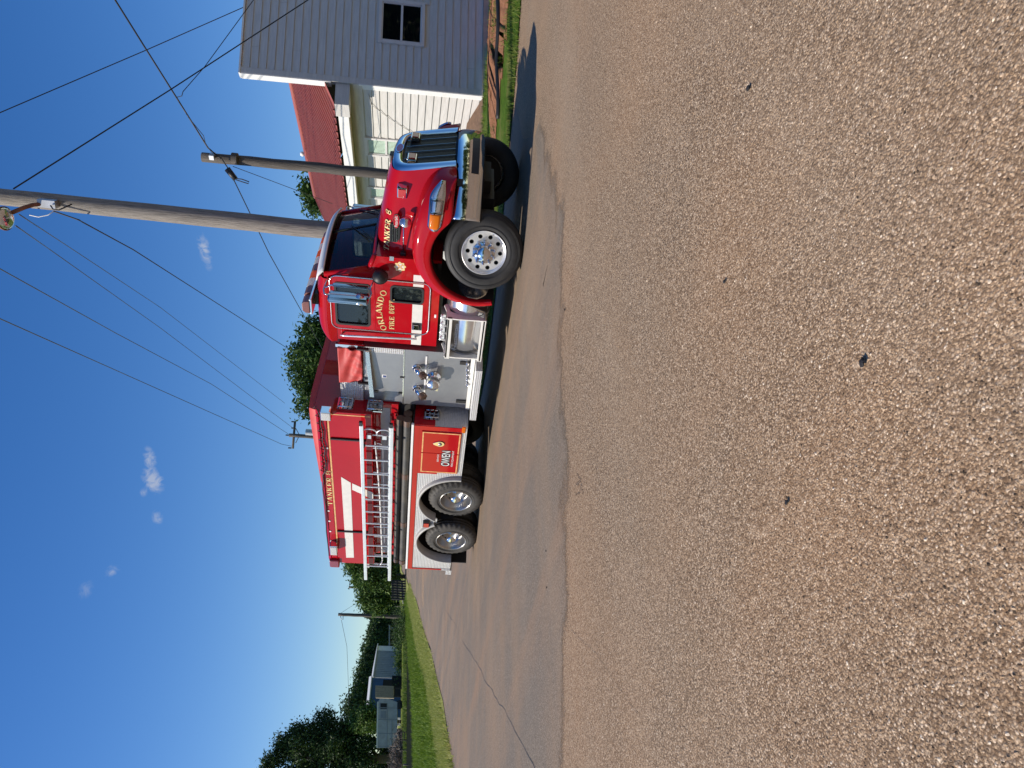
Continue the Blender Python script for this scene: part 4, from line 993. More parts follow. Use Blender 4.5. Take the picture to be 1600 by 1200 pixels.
# ------------------------------------------------------------------ cab
CY = .30
cab_out = [(-1.98, 1.10), (-.86, 1.10), (-.70, 1.25), (-.58, 1.36), (-.40, 1.44), (-.40, 2.04), (-.64, 2.13), (-.83, 2.74), (-1.98, 2.74)]
WIN = rrect(-1.67, -.90, 2.12, 2.62, .05); VIS = rrect(onY(611, 470, CY)[0], onY(611, 445.5, CY)[0], onY(661, 460, CY)[2], onY(611, 455, CY)[2], .05)
for fl in (0, 1):
    b = MB(mir=fl); b.plate(cab_out, [WIN, VIS], sideY(CY), .035); part('cab_side', b, M['red'])
    DO = rrect(-1.74, -.80, 1.25, 2.68, .10, 6)
    b = MB(mir=fl); b.plate(DO, [[(x, z) for x, z in WIN], VIS], sideY(CY - .012), .0115)
    d = part('cab_door', b, M['red'], bevel=.004)
    b = MB(mir=fl); b.tube([(x, CY - .014, z) for x, z in rrect(-1.752, -.788, 1.238, 2.69, .11, 6)], .0085, 6, closed=True); b.build('door_seal', M['polished'], d)
    b = MB(mir=fl); b.plate(rrect(-1.68, -.89, 2.11, 2.63, .05), [rrect(-1.65, -.92, 2.14, 2.60, .05)], sideY(CY - .020), .012); b.build('window_gasket', M['gasket'], d)
    b = MB(mir=fl); b.plate(rrect(-1.66, -.91, 2.13, 2.61, .04), [], sideY(CY + .008), .004); b.build('side_window', M['darkglass'], d)
    vx0, vx1 = min(p[0] for p in VIS), max(p[0] for p in VIS); vz0, vz1 = min(p[1] for p in VIS), max(p[1] for p in VIS)
    b = MB(mir=fl); b.plate(rrect(vx0 - .012, vx1 + .012, vz0 - .012, vz1 + .012, .06), [rrect(vx0 + .015, vx1 - .015, vz0 + .015, vz1 - .015, .045)], sideY(CY - .022), .014); b.build('lower_window_gasket', M['gasket'], d)
    b = MB(mir=fl); b.plate(rrect(vx0, vx1, vz0, vz1, .05), [], sideY(CY + .006), .004); b.build('lower_window', M['darkglass'], d)
    # handle, stripe
    zs0, zs1 = onY(660, 490, CY)[2], onY(644, 490, CY)[2]
    for xa, xb in ((vx1 + .02, -.81), (-1.735, vx0 - .02)):
        b = MB(mir=fl); b.box(xa, xb, CY - .0145, CY - .012, zs0, zs1); b.build('stripe', M['reflwhite'], d)
    b = MB(mir=fl); hx = onY(651, 508.5, CY)[0]; b.box(hx - .075, hx + .06, CY - .022, CY - .012, zs0 + .005, zs1 - .005); b.build('handle_recess', M['black'], d)
    b = MB(mir=fl); b.box(hx - .06, hx + .03, CY - .045, CY - .022, zs0 + .045, zs1 - .02); b.build('door_handle', M['chrome'], d, bevel=.008)
    for xa, xb in ((-.78, -.66), (-1.975, -1.76)):
        b = MB(mir=fl); b.box(xa, xb, CY - .003, CY + .0, zs0, zs1); part('stripe', b, M['reflwhite'])
    b = MB(mir=fl); b.tube([(-.80, CY - .010, 2.045), (-1.74, CY - .010, 2.045)], .006, 6); b.build('belt_line', M['red'], d)
    # grab bar
    pa, pb = onY(533, 523, CY - .05), onY(650, 529, CY - .05)
    b = MB(mir=fl); b.tube([(pa[0], CY, pa[2] - .02), (pa[0], CY - .06, pa[2]), (pa[0] , CY - .065, pa[2] - .05), (pb[0], CY - .065, pb[2] + .05), (pb[0], CY - .06, pb[2]), (pb[0], CY, pb[2] + .02)], .017, 8); part('grab_bar', b, M['alu'])
    b = MB(mir=fl); b.tube([(-.64, CY + .04, 2.10), (-.83, CY + .045, 2.76)], .05, 10); b.tube([(-.40, CY + .03, 2.04), (-.66, CY + .03, 2.13)], .04, 8); part('windscreen_pillar', b, M['red'])
lettering('department_lettering', 'ORLANDO', (onY(606, 515.5, CY)[0], CY - .012, onY(606, 490, CY)[2]), (1, 0, 0), (0, 0, 1), .088, T, M['gold'], None, width=onY(606, 453, CY)[0] - onY(606, 515.5, CY)[0], bend=.085)
for w_, ya, yb in (('FIRE', 513.5, 493.5), ('DEPT.', 489, 466)):
    lettering('department_lettering', w_, (onY(612, ya, CY)[0], CY - .012, onY(616, ya, CY)[2]), (1, 0, 0), (0, 0, 1), .075, T, M['gold'], None, width=onY(612, yb, CY)[0] - onY(612, ya, CY)[0])
b = MB(); b.box(-1.98, -1.95, CY + .035, my(CY) - .035, 1.1, 2.74); part('cab_back', b, M['red'])
b = MB(); b.box(-1.95, -.45, CY + .04, my(CY) - .04, 1.1, 1.16); part('cab_floor', b, M['black'])
b = MB(); b.box(-.46, -.41, CY + .04, my(CY) - .04, 1.1, 2.03); part('firewall', b, M['red'])
b = MB(); b.box(-.95, -.5, CY + .06, my(CY) - .06, 1.75, 2.10); part('dashboard', b, M['black'], bevel=.05)
for yy in (.78, 1.62):
    b = MB(); b.box(-1.75, -1.2, yy - .26, yy + .26, 1.25, 1.65); b.box(-1.85, -1.65, yy - .26, yy + .26, 1.6, 2.25); b.box(-1.83, -1.70, yy - .14, yy + .14, 2.27, 2.47); part('seat', b, M['seat'], bevel=.05)
b = MB(); b.tube([Vector((-1.0, 1.62, 2.05)) + Vector((-.10 * sin(t), .22 * cos(t), .19 * sin(t))) for t in np.linspace(0, 2 * pi, 24, endpoint=False)], .017, 6, closed=True); b.tube([(-.8, 1.62, 1.9), (-1.0, 1.62, 2.05)], .03, 8); part('steering_wheel', b, M['black'])
# roof: crowned, rounded at back and shoulders
b = MB(); secs = []
for x in [-2.02, -2.0, -1.95, -1.85, -1.7, -1.4, -1.1, -.92, -.84]:
    e = min(1, max(0, (x + 2.02) / .28)); cz = .25 * sqrt(max(0, 1 - (1 - e) ** 2)) if e < 1 else .25
    cz *= 1.0 - .28 * max(0, (x + 1.4) / .56) ** 2; r = []
    for k in range(31):
        t = pi * k / 30; c = cos(t); yy = 1.2 - (.935) * (abs(c) ** .5) * (1 if c > 0 else -1)
        r.append((x + .05 * (1 - ((yy - 1.2) / .9) ** 2) * max(0, (x + 1.4) / .56), yy, 2.70 + cz * (sin(t) ** .62)))
    r[0] = (x, CY - .035 + .03, 2.62); r[-1] = (x, my(CY) + .005, 2.62)
    secs.append(r)
b.loft(secs); part('cab_roof', b, M['red'], sub=1)
b = MB(); b.tube([(-2.0, CY - .006, 2.70), (-.86, CY - .006, 2.70)], .006, 6); part('drip_rail', b, M['red'])
# windscreen (two curved panes), gasket, centre post, header
def wsx(y, z):
    k = ((y - 1.2) / .86) ** 2; t = (z - 2.12) / .66; return -.44 - .2 * k - (.21 - .02 * k) * t
for ya, yb in ((.37, 1.185), (1.215, 2.03)):
    b = MB(); b.loft([[(wsx(y, z), y, z) for z in np.linspace(2.11, 2.79, 8)] for y in np.linspace(ya, yb, 10)]); part('windscreen', b, M['glass'])
b = MB(); ys = np.linspace(.35, 2.05, 24); loop = [(wsx(y, 2.10) + .004, y, 2.10) for y in ys] + [(wsx(y, 2.79) + .004, y, 2.79) for y in ys[::-1]]
b.tube(loop, .022, 6, closed=True); b.tube([(wsx(1.2, z) + .004, 1.2, z) for z in np.linspace(2.1, 2.79, 6)], .018, 6); part('windscreen_gasket', b, M['gasket'])
b = MB(); b.loft([[(wsx(y, 2.78) + .0, y, 2.77), (wsx(y, 2.78) - .02, y, 2.84), (wsx(y, 2.78) - .1, y, 2.90)] for y in np.linspace(.33, 2.07, 20)]); part('windscreen_header', b, M['red'])
b = MB(); b.loft([[(-.38, y, 2.02 + .05 * (1 - ((y - 1.2) / .9) ** 2)), (-.40, y, 2.06 + .045 * (1 - ((y - 1.2) / .9) ** 2)), (wsx(y, 2.1) - .01, y, 2.105)] for y in np.linspace(.31, 2.09, 20)]); part('cowl', b, M['red'])
for y0 in (.75, 1.55):
    b = MB(); b.tube([(wsx(y0, 2.1) + .05, y0, 2.09), (wsx(y0 + .3, 2.3) + .03, y0 + .32, 2.32)], .008, 6); b.tube([(wsx(y0 + .1, 2.17) + .022, y0 + .08, 2.2), (wsx(y0 + .5, 2.5) + .022, y0 + .5, 2.5)], .009, 6); part('wiper', b, M['black'])
# sun visor
b = MB(); b.loft([[(wsx(y, 2.78) + .10, y, 2.765), (wsx(y, 2.78) + .105, y, 2.79), (wsx(y, 2.78) + .02, y, 2.86), (wsx(y, 2.78) - .06, y, 2.885)] for y in np.linspace(.30, 2.10, 24)]); part('sun_visor', b, M['white'], solid=.02)
# roof light bar
LB = MB(); LX = -1.36
LB.box(LX - .14, LX + .14, .24, 2.16, 2.955, 2.995); lb = part('light_bar', LB, M['polished'], bevel=.01)
for yy in (.5, 1.9):
    q = MB(); q.box(LX - .1, LX + .1, yy - .05, yy + .05, 2.84, 2.96); q.build('mounting_foot', M['black'], lb)
edges = np.linspace(.22, 2.18, 11); kinds = ['redlensdull', 'redlensdull', 'whitelens', 'orange', 'redlensdull', 'whitelens', 'orange', 'whitelens', 'orange', 'redlensdull']
for k in range(10):
    q = MB(); y0, y1 = edges[k] + .004, edges[k + 1] - .004; w = .135 if 0 < k < 9 else .11
    sec = [(-w, 2.995), (-w + .01, 3.06), (-w + .05, 3.10), (w - .05, 3.10), (w - .01, 3.06), (w, 2.995)]
    A = [(LX + a, y0, z) for a, z in sec]; B = [(LX + a, y1, z) for a, z in sec]
    q.add(A + B, [(i, i + 1, 7 + i, 6 + i) for i in range(5)] + [tuple(range(6)), tuple(range(11, 5, -1))]); q.build('lens', M[kinds[k]], lb, bevel=.008)
# mirrors on both doors
for fl in (0, 1):
    pm = onY(535, 463, -.02); q = MB(mir=fl)
    c = Vector((pm[0], -.02, 2.40))
    q.box(c.x - .05, c.x + .03, c.y - .105, c.y + .105, c.z - .31, c.z + .26); mm = part('door_mirror', q, M['mirrorback'], bevel=.03)
    q = MB(mir=fl); q.box(c.x + .026, c.x + .034, c.y - .012, c.y + .008, c.z - .30, c.z + .25); q.build('seam', M['white'], mm)
    q = MB(mir=fl); q.box(c.x - .056, c.x - .05, c.y - .09, c.y + .09, c.z - .29, c.z + .24); q.build('mirror_glass', M['chrome'], mm)
    pc = Vector(onY(563, 467, -.03)); q = MB(mir=fl); q.lathe([(.001, .06), (.05, .05), (.085, .02), (.10, -.01), (.10, -.03)], pc, (1, -.15, -.1), 24); q.build('convex_mirror', M['polished'], mm)
    q = MB(mir=fl)
    ti = Vector((-.82, CY, 2.70)); q.tube([ti, (c.x + .05, .18, 2.72), (c.x + .04, .06, 2.73), (c.x + .02, -.02, 2.71), (c.x, -.02, 2.64)], .014, 8)
    q.tube([(c.x + .02, .13, 2.72), (c.x + .06, .14, 2.64), (c.x + .08, .15, 2.3), (c.x + .06, .14, 2.08), (c.x + .02, .05, 2.06), (c.x, -.02, 2.09)], .013, 8)
    q.tube([(c.x + .06, .14, 2.09), (-.80, CY, 2.05)], .012, 6); q.build('mirror_bracket', M['chrome'], mm)
    q = MB(mir=fl); q.box(c.x + .055, c.x + .09, .11, .165, 2.12, 2.62); q.build('heated_arm', M['mirrorback'], mm, bevel=.01)
    # black look-down mirror on the cowl
    pb = Vector(onY(594, 432, .2)); q = MB(mir=fl); q.lathe([(.001, .085), (.05, .075), (.10, .03), (.115, -.02), (.11, -.03)], pb, (.75, -.5, .05), 22); q.tube([pb, (pb.x - .02, CY, pb.z + .02)], .012, 6); part('cowl_mirror', q, M['black'])
b = MB(); b.box(onY(600, 400, .42)[0] - .05, onY(600, 400, .42)[0] + .05, .40, .42, 1.82, 1.87); 
# emblem: eight pointed star in gold with a pale middle
pe = Vector(onY(625, 417, CY - .004)); b = MB(); P = []
for k in range(32): r = .085 * (1.0 if k % 4 in (0, 1) else .82); t = 2 * pi * k / 32; P.append((pe.x + r * cos(t), pe.z + r * sin(t)))
b.plate(P, [], sideY(CY - .004), .004); em = part('fire_emblem', b, M['gold'])
b = MB(); b.plate([(pe.x + .055 * cos(2 * pi * k / 24), pe.z + .055 * sin(2 * pi * k / 24)) for k in range(24)], [], sideY(CY - .006), .0025); b.build('emblem_field', M['reflwhite'], em)
b = MB()
for k in range(4): t = pi / 4 + pi / 2 * k; b.obox((pe.x + .03 * cos(t), CY - .007, pe.z + .03 * sin(t)), (.022 * cos(t), 0, .022 * sin(t)), (0, .001, 0), (-.012 * sin(t), 0, .012 * cos(t)))
b.build('emblem_cross', M['goldpale'], em)
p = onY(612, 404, CY); b = MB(); b.box(p[0] - .035, p[0] + .035, CY - .004, CY, p[2] - .03, p[2] + .03); part('data_plate', b, M['polished'])
p = onY(680, 494, CY); b = MB(); b.box(p[0] - .03, p[0] + .03, CY - .004, CY, p[2] - .014, p[2] + .014); part('data_plate', b, M['white'])
# ------------------------------------------------------------------ hood and fenders
hs = [
 (-.44, 0.0, [(0, 2.085), (.25, 2.08), (.50, 2.05), (.66, 1.98), (.735, 1.88), (.75, 1.75), (.77, 1.6), (.80, 1.44)]),
 (-.15, 0.0, [(0, 2.05), (.25, 2.045), (.49, 2.01), (.635, 1.945), (.70, 1.85), (.72, 1.72), (.745, 1.58), (.80, 1.45)]),
 (.15, 0.0, [(0, 2.005), (.25, 2.0), (.47, 1.965), (.60, 1.90), (.66, 1.80), (.68, 1.67), (.71, 1.53), (.79, 1.44)]),
 (.42, 0.03, [(0, 1.96), (.25, 1.955), (.45, 1.92), (.565, 1.85), (.615, 1.75), (.635, 1.61), (.665, 1.47), (.78, 1.38)]),
 (.62, 0.12, [(0, 1.915), (.25, 1.91), (.43, 1.88), (.535, 1.81), (.58, 1.70), (.60, 1.53), (.62, 1.34), (.66, 1.16)]),
 (.70, 0.21, [(0, 1.89), (.25, 1.885), (.42, 1.86), (.52, 1.79), (.56, 1.68), (.575, 1.48), (.585, 1.25), (.59, 1.02)]),
]
b = MB(); secs = []
for x, lean, P in hs:
    row = []
    for s in (-1, 1):
        seq = P[::-1] if s == -1 else P[1:]
        for o, z in seq: row.append((x + lean * (1.9 - z) / .87, 1.2 + s * o, z))
    secs.append(row)
b.loft(secs); part('hood', b, M['red'], sub=2)
FC = (-.15, .56); FR = .70
def youts(X): return .05 + .52 * (max(0, X - .32) / .72) ** 2.1
th = [197, 185, 172, 158, 144, 130, 116, 102, 90, 78, 66, 56, 48, 41.5, 36, 31, 26.5, 22.5]
ro = {197: .81, 185: .82, 172: .83, 158: .845, 144: .87, 130: .90, 116: .93, 102: .955, 90: .97, 78: .985, 66: 1.02, 56: 1.08, 48: 1.14, 41.5: 1.18, 36: 1.195, 31: 1.19, 26.5: 1.165, 22.5: 1.13}
for fl in (0, 1):
    b = MB(mir=fl); secs = []
    for t in th:
        a = radians(t); R1 = ro[t]; rl = FR if t > 39.5 else min(.44 / sin(a), R1 - .03)
        yi = .36 if t > 138 else .36 + .22 * min(1, (138 - t) / 30)
        def pt(r, dy): X = FC[0] + r * cos(a); return (X, dy(youts(X)), FC[1] + r * sin(a))
        row = [pt(rl, lambda y: y + .05), pt(rl, lambda y: y), pt(rl + .03, lambda y: y - .02), pt(rl + (R1 - rl) * .45, lambda y: y - .025), pt(rl + (R1 - rl) * .8, lambda y: y + .0), pt(R1 - .015, lambda y: y + .05), pt(R1, lambda y: y + .15)]
        X = FC[0] + (R1 + .01) * cos(a); row.append((X, max(yi, youts(X) + .2), FC[1] + (R1 + .015) * sin(a)))
        row.append((X, max(yi + .12, youts(X) + .22), FC[1] + (R1 + .0) * sin(a)))
        secs.append(row)
    b.loft(secs); part('fender', b, M['red'], sub=2)
    b = MB(mir=fl); secs = []
    for t in range(200, 20, -10): secs.append([(FC[0] + (FR + .02) * cos(radians(t)), y, FC[1] + (FR + .02) * sin(radians(t))) for y in (.08, .75)])
    b.loft(secs); part('wheel_well', b, M['frame'])
    # black splash guard hanging behind the wheel
    b = MB(mir=fl); b.loft([[(-.93 - .02 * k, .10 + .0 * k, .74 - .05 * k), (-.93 - .02 * k, .62, .74 - .05 * k)] for k in range(8)]); part('mud_flap', b, M['rubber'], solid=.012)
    # headlamp: chrome housing, clear lamp, square lamp, amber turn lamp, all following the fender
    def hp(X, z, lift): return (X, youts(X) - .028 - lift, z)
    def patch(x0, x1, zl, zu, lift, nx=10, nz=5):
        return [[hp(x0 + (x1 - x0) * i / nx, zl(i / nx) + (zu(i / nx) - zl(i / nx)) * j / nz, lift + .012 * (1 - (2 * j / nz - 1) ** 2)) for j in range(nz + 1)] for i in range(nx + 1)]
    f0, f1 = .26, .86
    zl = lambda u: 1.10 + .05 * (1 - u) + .10 * max(0, u - .8) + .16 * max(0, .12 - u) * 2
    zu = lambda u: 1.325 - .015 * u - .9 * max(0, u - .72) ** 1.5 - .5 * max(0, .1 - u)
    b = MB(mir=fl); b.loft(patch(f0, f1, zl, zu, .004, 24)); hl = part('headlight', b, M['chrome'], solid=.03)
    def sub_(name, u0, u1, m_, mg=.022, lift=.012):
        q = MB(mir=fl); q.loft(patch(f0 + (f1 - f0) * u0, f0 + (f1 - f0) * u1, lambda u: zl(u0 + (u1 - u0) * u) + mg, lambda u: max(zl(u0 + (u1 - u0) * u) + mg + .01, zu(u0 + (u1 - u0) * u) - mg), lift)); q.build(name, m_, hl, solid=.01)
    sub_('turn_lamp', .06, .40, M['orange']); sub_('low_beam_lamp', .44, .66, M['clear'], .028); sub_('high_beam_lamp', .70, .95, M['clear'], .022)
    q = MB(mir=fl); q.tube([Vector(hp(f0 + (f1 - f0) * u, zl(u) + .018 + (zu(u) - zl(u) - .036) * w, .03)) for u, w in ((.425, 0), (.425, 1), (.68, 1), (.68, 0))], .007, 6, closed=True); q.build('lamp_divider', M['gasket'], hl)
    # red warning light on the hood side
    p = Vector(onY(628.5, 300, .56)); q = MB(mir=fl); q.obox(p + Vector((0, .03, 0)), (.085, -.018, 0), (.012, .05, 0), (0, 0, .07)); wl_ = part('hood_warning_light', q, M['chrome'], bevel=.012)
    q = MB(mir=fl); q.obox(p + Vector((-.010, -.022, 0)), (.068, -.0145, 0), (.002, .008, 0), (0, 0, .053)); q.build('lens', M['redlens'], wl_, bevel=.006)
    # air intake louvres with the oval badge
    pa, pbk = onY(617, 372, .53), onY(617, 348, .55); zc = pa[2] - .005
    q = MB(mir=fl); q.plate(rrect(pa[0] - .035, pbk[0] + .02, zc - .075, zc + .075, .04), [], sideY(.474), .08); iv = part('intake_grille', q, M['black'], bevel=.006)
    for k in range(5):
        zz = zc - .06 + .03 * k; q = MB(mir=fl); q.box(pa[0] - .025, pbk[0] + .0, .464, .478, zz - .005, zz + .004); q.build('louvre', M['chrome'] if k % 2 else M['gasket'], iv)
    pb = Vector(onY(620, 342.5, .515)); q = MB(mir=fl)
    q.plate([(pb.x + .115 * cos(2 * pi * k / 32), pb.z + .05 * sin(2 * pi * k / 32)) for k in range(32)], [], sideY(.456), .03); bdg = part('oval_badge', q, M['chrome'])
    q = MB(mir=fl); q.plate([(pb.x + .104 * cos(2 * pi * k / 32), pb.z + .041 * sin(2 * pi * k / 32)) for k in range(32)], [], sideY(.452), .005); q.build('badge_field', M['redlens'], bdg)
    if not fl: plain_text('badge_lettering', 'Peterbilt', (pb.x - .082, .452, pb.z - .018), (1, 0, 0), (0, 0, 1), .042, bdg, M['white'], width=.165, lift=.002)
    # convex fender mirror on its rod
    pr, pf = Vector(onY(630, 397, .40)), Vector(onY(631, 352, .36)); q = MB(mir=fl)
    q.tube([pr, pf], .012, 8); fm = part('fender_mirror', q, M['chrome'])
    q = MB(mir=fl); q.box(pr.x - .04, pr.x + .03, pr.y - .02, .47, pr.z - .04, pr.z + .04); q.build('mirror_base', M['black'], fm, bevel=.01)
    q = MB(mir=fl); pm = pf + Vector((.06, -.01, -.02)); q.lathe([(.001, .05), (.04, .045), (.075, .02), (.085, -.01), (.08, -.02), (.001, -.022)], pm, (.9, -.4, .1), 22); q.tube([pf, pm], .018, 8); q.build('mirror_head', M['polished'], fm)
def hood_y(X, z):
    xs = [q[0] for q in hs]; i = max(0, min(len(hs) - 2, int(np.searchsorted(xs, X)) - 1)); u = (X - xs[i]) / (xs[i + 1] - xs[i]); P = []
    for (oa_, za_), (ob2, zb2) in zip(hs[i][2], hs[i + 1][2]): P.append((za_ * (1 - u) + zb2 * u, oa_ * (1 - u) + ob2 * u))
    P.sort(); return 1.2 - float(np.interp(z, [q[0] for q in P], [q[1] for q in P]))
def on_hood(q, t): return Vector((q.x, hood_y(q.x, q.z) - .002 - t, q.z))
hO, hU = Vector((onY(605, 393, .47)[0] + .01, .45, 1.865)), Vector((1, 0, -.03)).normalized()
lettering('unit_lettering', 'TANKER', hO, hU, Vector((0, 0, 1)), .075, T, M['gold'], M['black'], width=.46, drape=on_hood)
lettering('unit_number', '8', hO + hU * .53, hU, Vector((0, 0, 1)), .075, T, M['gold'], M['black'], width=.055, drape=on_hood)

# ------------------------------------------------------------------ grille and bumper
def gx(z): return .93 - (z - 1.02) * .20
b = MB(); secs = []
outer = [(-.585, 1.01), (-.585, 1.3), (-.575, 1.6), (-.545, 1.74), (-.47, 1.84), (-.3, 1.875), (0, 1.885), (.3, 1.875), (.47, 1.84), (.545, 1.74), (.575, 1.6), (.585, 1.3), (.585, 1.01)]
inner = [(-.47, 1.02), (-.47, 1.3), (-.46, 1.58), (-.44, 1.66), (-.38, 1.72), (-.2, 1.735), (0, 1.74), (.2, 1.735), (.38, 1.72), (.44, 1.66), (.46, 1.58), (.47, 1.3), (.47, 1.02)]
secs = [[(gx(z) - .10, 1.2 + o, z) for o, z in outer], [(gx(z) - .0, 1.2 + o * .99, z - .005) for o, z in outer], [(gx(z) + .03, 1.2 + o * .93, 1.0 + (z - 1.0) * .96) for o, z in outer],
        [(gx(z) + .022, 1.2 + o, z) for o, z in inner], [(gx(z) - .03, 1.2 + o * .98, z - .005) for o, z in inner]]
b.loft(secs); gs = part('grille_surround', b, M['chrome'], sub=1)
b = MB(); b.add([(gx(z) - .035, 1.2 + o, z) for o, z in inner], [tuple(range(len(inner)))]); part('radiator_core', b, M['black'])
M['mesh'] = simple('dark_grille_mesh', (0.05, 0.05, 0.05), 0.35, 0.8, bmp=0.0)
b = MB()
for k in range(46):
    z = 1.03 + k * .0155
    if z > 1.71: break
    w = .455 if z < 1.6 else .455 - (z - 1.6) * .5; b.box(gx(z) - .026, gx(z) - .016, 1.2 - w, 1.2 + w, z, z + .005)
for k in range(60):
    y = -.45 + k * .0153; b.obox((gx(1.36) - .022, 1.2 + y, 1.36), (.003, 0, 0), (0, .002, 0), (.2 * -.32, 0, .32))
part('grille_mesh', b, M['mesh'])
for o in (-.28, -.09, .09, .28):
    b = MB(); b.obox((gx(1.36) - .006, 1.2 + o, 1.365), (.005, 0, 0), (0, .0032, 0), (-.2 * .345, 0, .345)); part('grille_bar', b, M['mirrorback'])
for o in (-.33, .33):
    b = MB(); z = 1.60; b.box(gx(z) - .01, gx(z) + .05, 1.2 + o - .095, 1.2 + o + .095, z - .065, z + .065); w_ = part('grille_warning_light', b, M['chrome'], bevel=.01)
    q = MB(); q.box(gx(z) + .045, gx(z) + .06, 1.2 + o - .075, 1.2 + o + .075, z - .048, z + .048); q.build('lens', M['redlens'], w_, bevel=.006)
pb = Vector((gx(1.80) + .035, 1.2, 1.795)); b = MB(); P = [(.125 * cos(2 * pi * k / 32), .055 * sin(2 * pi * k / 32)) for k in range(32)]
b.plate(P, [], lambda a, c, t: (pb.x - t - c * .25, pb.y + a, pb.z + c), .012); bd = part('oval_badge', b, M['chrome'])
b = MB(); b.plate([(a * .88, c * .8) for a, c in P], [], lambda a, c, t: (pb.x + .002 - t - c * .25, pb.y + a, pb.z + c), .003); b.build('badge_field', M['redlens'], bd)
b = MB(); b.box(.60, .72, 1.13, 1.27, 1.87, 1.93); part('hood_ornament', b, M['black'], bevel=.015)
def bpath(n=40):
    C = [(.46, .04), (.60, .16), (.78, .36), (.93, .62), (1.02, .92), (1.05, 1.2)]; C = C + [(x, 2.4 - y) for x, y in C[-2::-1]]
    P = resamp([np.array(c) for c in C], n * 4)
    for _ in range(60):
        P = [P[0]] + [(P[i - 1] + 2 * P[i] + P[i + 1]) / 4 for i in range(1, len(P) - 1)] + [P[-1]]
    return resamp(P, n)
BP = bpath(60); b = MB(); secs = []
for i, p in enumerate(BP):
    d = BP[min(i + 1, 59)] - BP[max(i - 1, 0)]; d = d / np.linalg.norm(d); nrm_ = np.array([d[1], -d[0]])
    row = []
    for off_, z in ((-.12, 1.005), (-.05, 1.005), (-.028, .995), (-.012, .96), (-.003, .92), (.0, .86), (.0, .78), (-.004, .70), (-.018, .65), (-.04, .635), (-.12, .635)): row.append((p[0] + nrm_[0] * off_, p[1] + nrm_[1] * off_, z))
    secs.append(row)
b.loft(secs); bp_ = part('bumper', b, M['chrome'], solid=.008)
def on_bumper(y):
    ys_ = [q[1] for q in BP]; return float(np.interp(y, ys_, [q[0] for q in BP]))
def bumper_patch(name, ya, yb, z0, z1, lift=.004):
    b = MB(); b.loft([[(on_bumper(y) + lift - .03, y, z1), (on_bumper(y) + lift, y, z1), (on_bumper(y) + lift, y, z0), (on_bumper(y) + lift - .03, y, z0)] for y in np.linspace(ya, yb, 9)], smooth=False); return b.build(name, M['black'], bp_)
oa, ob_ = onX(744.5, 216, 1.045), onX(744.5, 253, 1.045); bumper_patch('tow_opening', ob_[1], oa[1], (oa[2] + ob_[2]) / 2 - .05, (oa[2] + ob_[2]) / 2 + .05)
oc = onX(720.5, 263, 1.0); bumper_patch('tow_hook_slot', oc[1] - .045, oc[1] + .045, oc[2] - .04, oc[2] + .035)
b = MB(); b.loft([[(p[0] - .03, p[1], 1.0), (p[0] - .16, p[1], 1.04)] for p in BP[6:54]]); part('bumper_gap_filler', b, M['frame'])
b = MB(); b.box(.3, .72, .72, 1.68, .60, .95); part('front_crossmember', b, M['frame'])

# ------------------------------------------------------------------ wheels
def tyre_prof(R, W, rr, k=1.0):     # outer face at h = 0, inwards negative
    return [(rr, -.012), (rr + .03, .0), (rr + (R - rr) * .35, .012), (rr + (R - rr) * .62, .006), (R - .045, -.016), (R - .02, -.03), (R - .004, -.05), (R, -.075), (R, -W * .36), (R - .012, -W * .37), (R - .012, -W * .40), (R, -W * .41), (R, -W * .60), (R - .012, -W * .61), (R - .012, -W * .64), (R, -W * .65), (R, -W + .06), (R - .02, -W + .03), (R - .09, -W), (rr + .03, -W), (rr, -W + .02)]
def holes_plate(b, R, r0, nh, hr, rp, h, th_, N=64, mi=None):
    outer = [(R * cos(2 * pi * k / N), R * sin(2 * pi * k / N)) for k in range(N)]
    hl = [[(r0 * cos(2 * pi * k / 32), r0 * sin(2 * pi * k / 32)) for k in range(32)]]
    for i in range(nh):
        t = 2 * pi * (i + .5) / nh; hl.append([(rp * cos(t) + hr * cos(2 * pi * k / 14), rp * sin(t) + hr * sin(2 * pi * k / 14)) for k in range(14)])
    b.plate(outer, hl, lambda a, c, t: (a, -h + t, c), th_, mi=mi)
AXL = (0, -1, 0)
def make_front_wheel():
    w = empty('wheel', (0, .02, .54)); w.parent = T; w.location = Vector((0, .02, .54)) - T.location; w.rotation_euler = (0, 0, radians(17))
    b = MB(); b.lathe(tyre_prof(.54, .30, .302), (0, 0, 0), AXL, 72, jag={5: .0}); 
    for r in (.36, .372, .47, .485): b.lathe([(r - .003, .008), (r, .014), (r + .003, .008)], (0, 0, 0), AXL, 72)
    b.build('tyre', M['rubber'], w, local=True)
    b = MB(); b.lathe([(.304, -.10), (.300, -.02), (.306, .004), (.298, .006), (.288, -.008), (.282, -.03), (.272, -.034)], (0, 0, 0), AXL, 64); holes_plate(b, .274, .15, 10, .030, .222, -.034, .012); b.build('rim', M['rimalu'], w, local=True)
    b = MB(); b.lathe([(.27, -.12), (.10, -.12)], (0, 0, 0), AXL, 32); b.build('brake_drum', M['black'], w, local=True)
    b = MB(); b.lathe([(.16, -.036), (.155, -.015), (.145, -.012), (.10, -.012), (.098, .05), (.085, .075), (.05, .085), (.001, .088)], (0, 0, 0), AXL, 40); hb = b.build('hub_cover', M['chrome'], w, local=True)
    for i in range(10):
        t = 2 * pi * i / 10; p = Vector((.145 * cos(t), 0, .145 * sin(t))); b = MB(); b.cyl(p + Vector((0, .03, 0)), p + Vector((0, -.03, 0)), .024, 10, .02); b.lathe([(.02, 0), (.014, .012), (.001, .016)], p + Vector((0, -.03, 0)), AXL, 10); b.build('lug_nut_cover', M['chrome'], w, local=True)
    return w
fw_ = make_front_wheel()
c = copy_tree(fw_); c.parent = T; c.location = Vector((0, 2.38, .54)) - T.location; c.rotation_euler = (0, 0, radians(17 + 180))
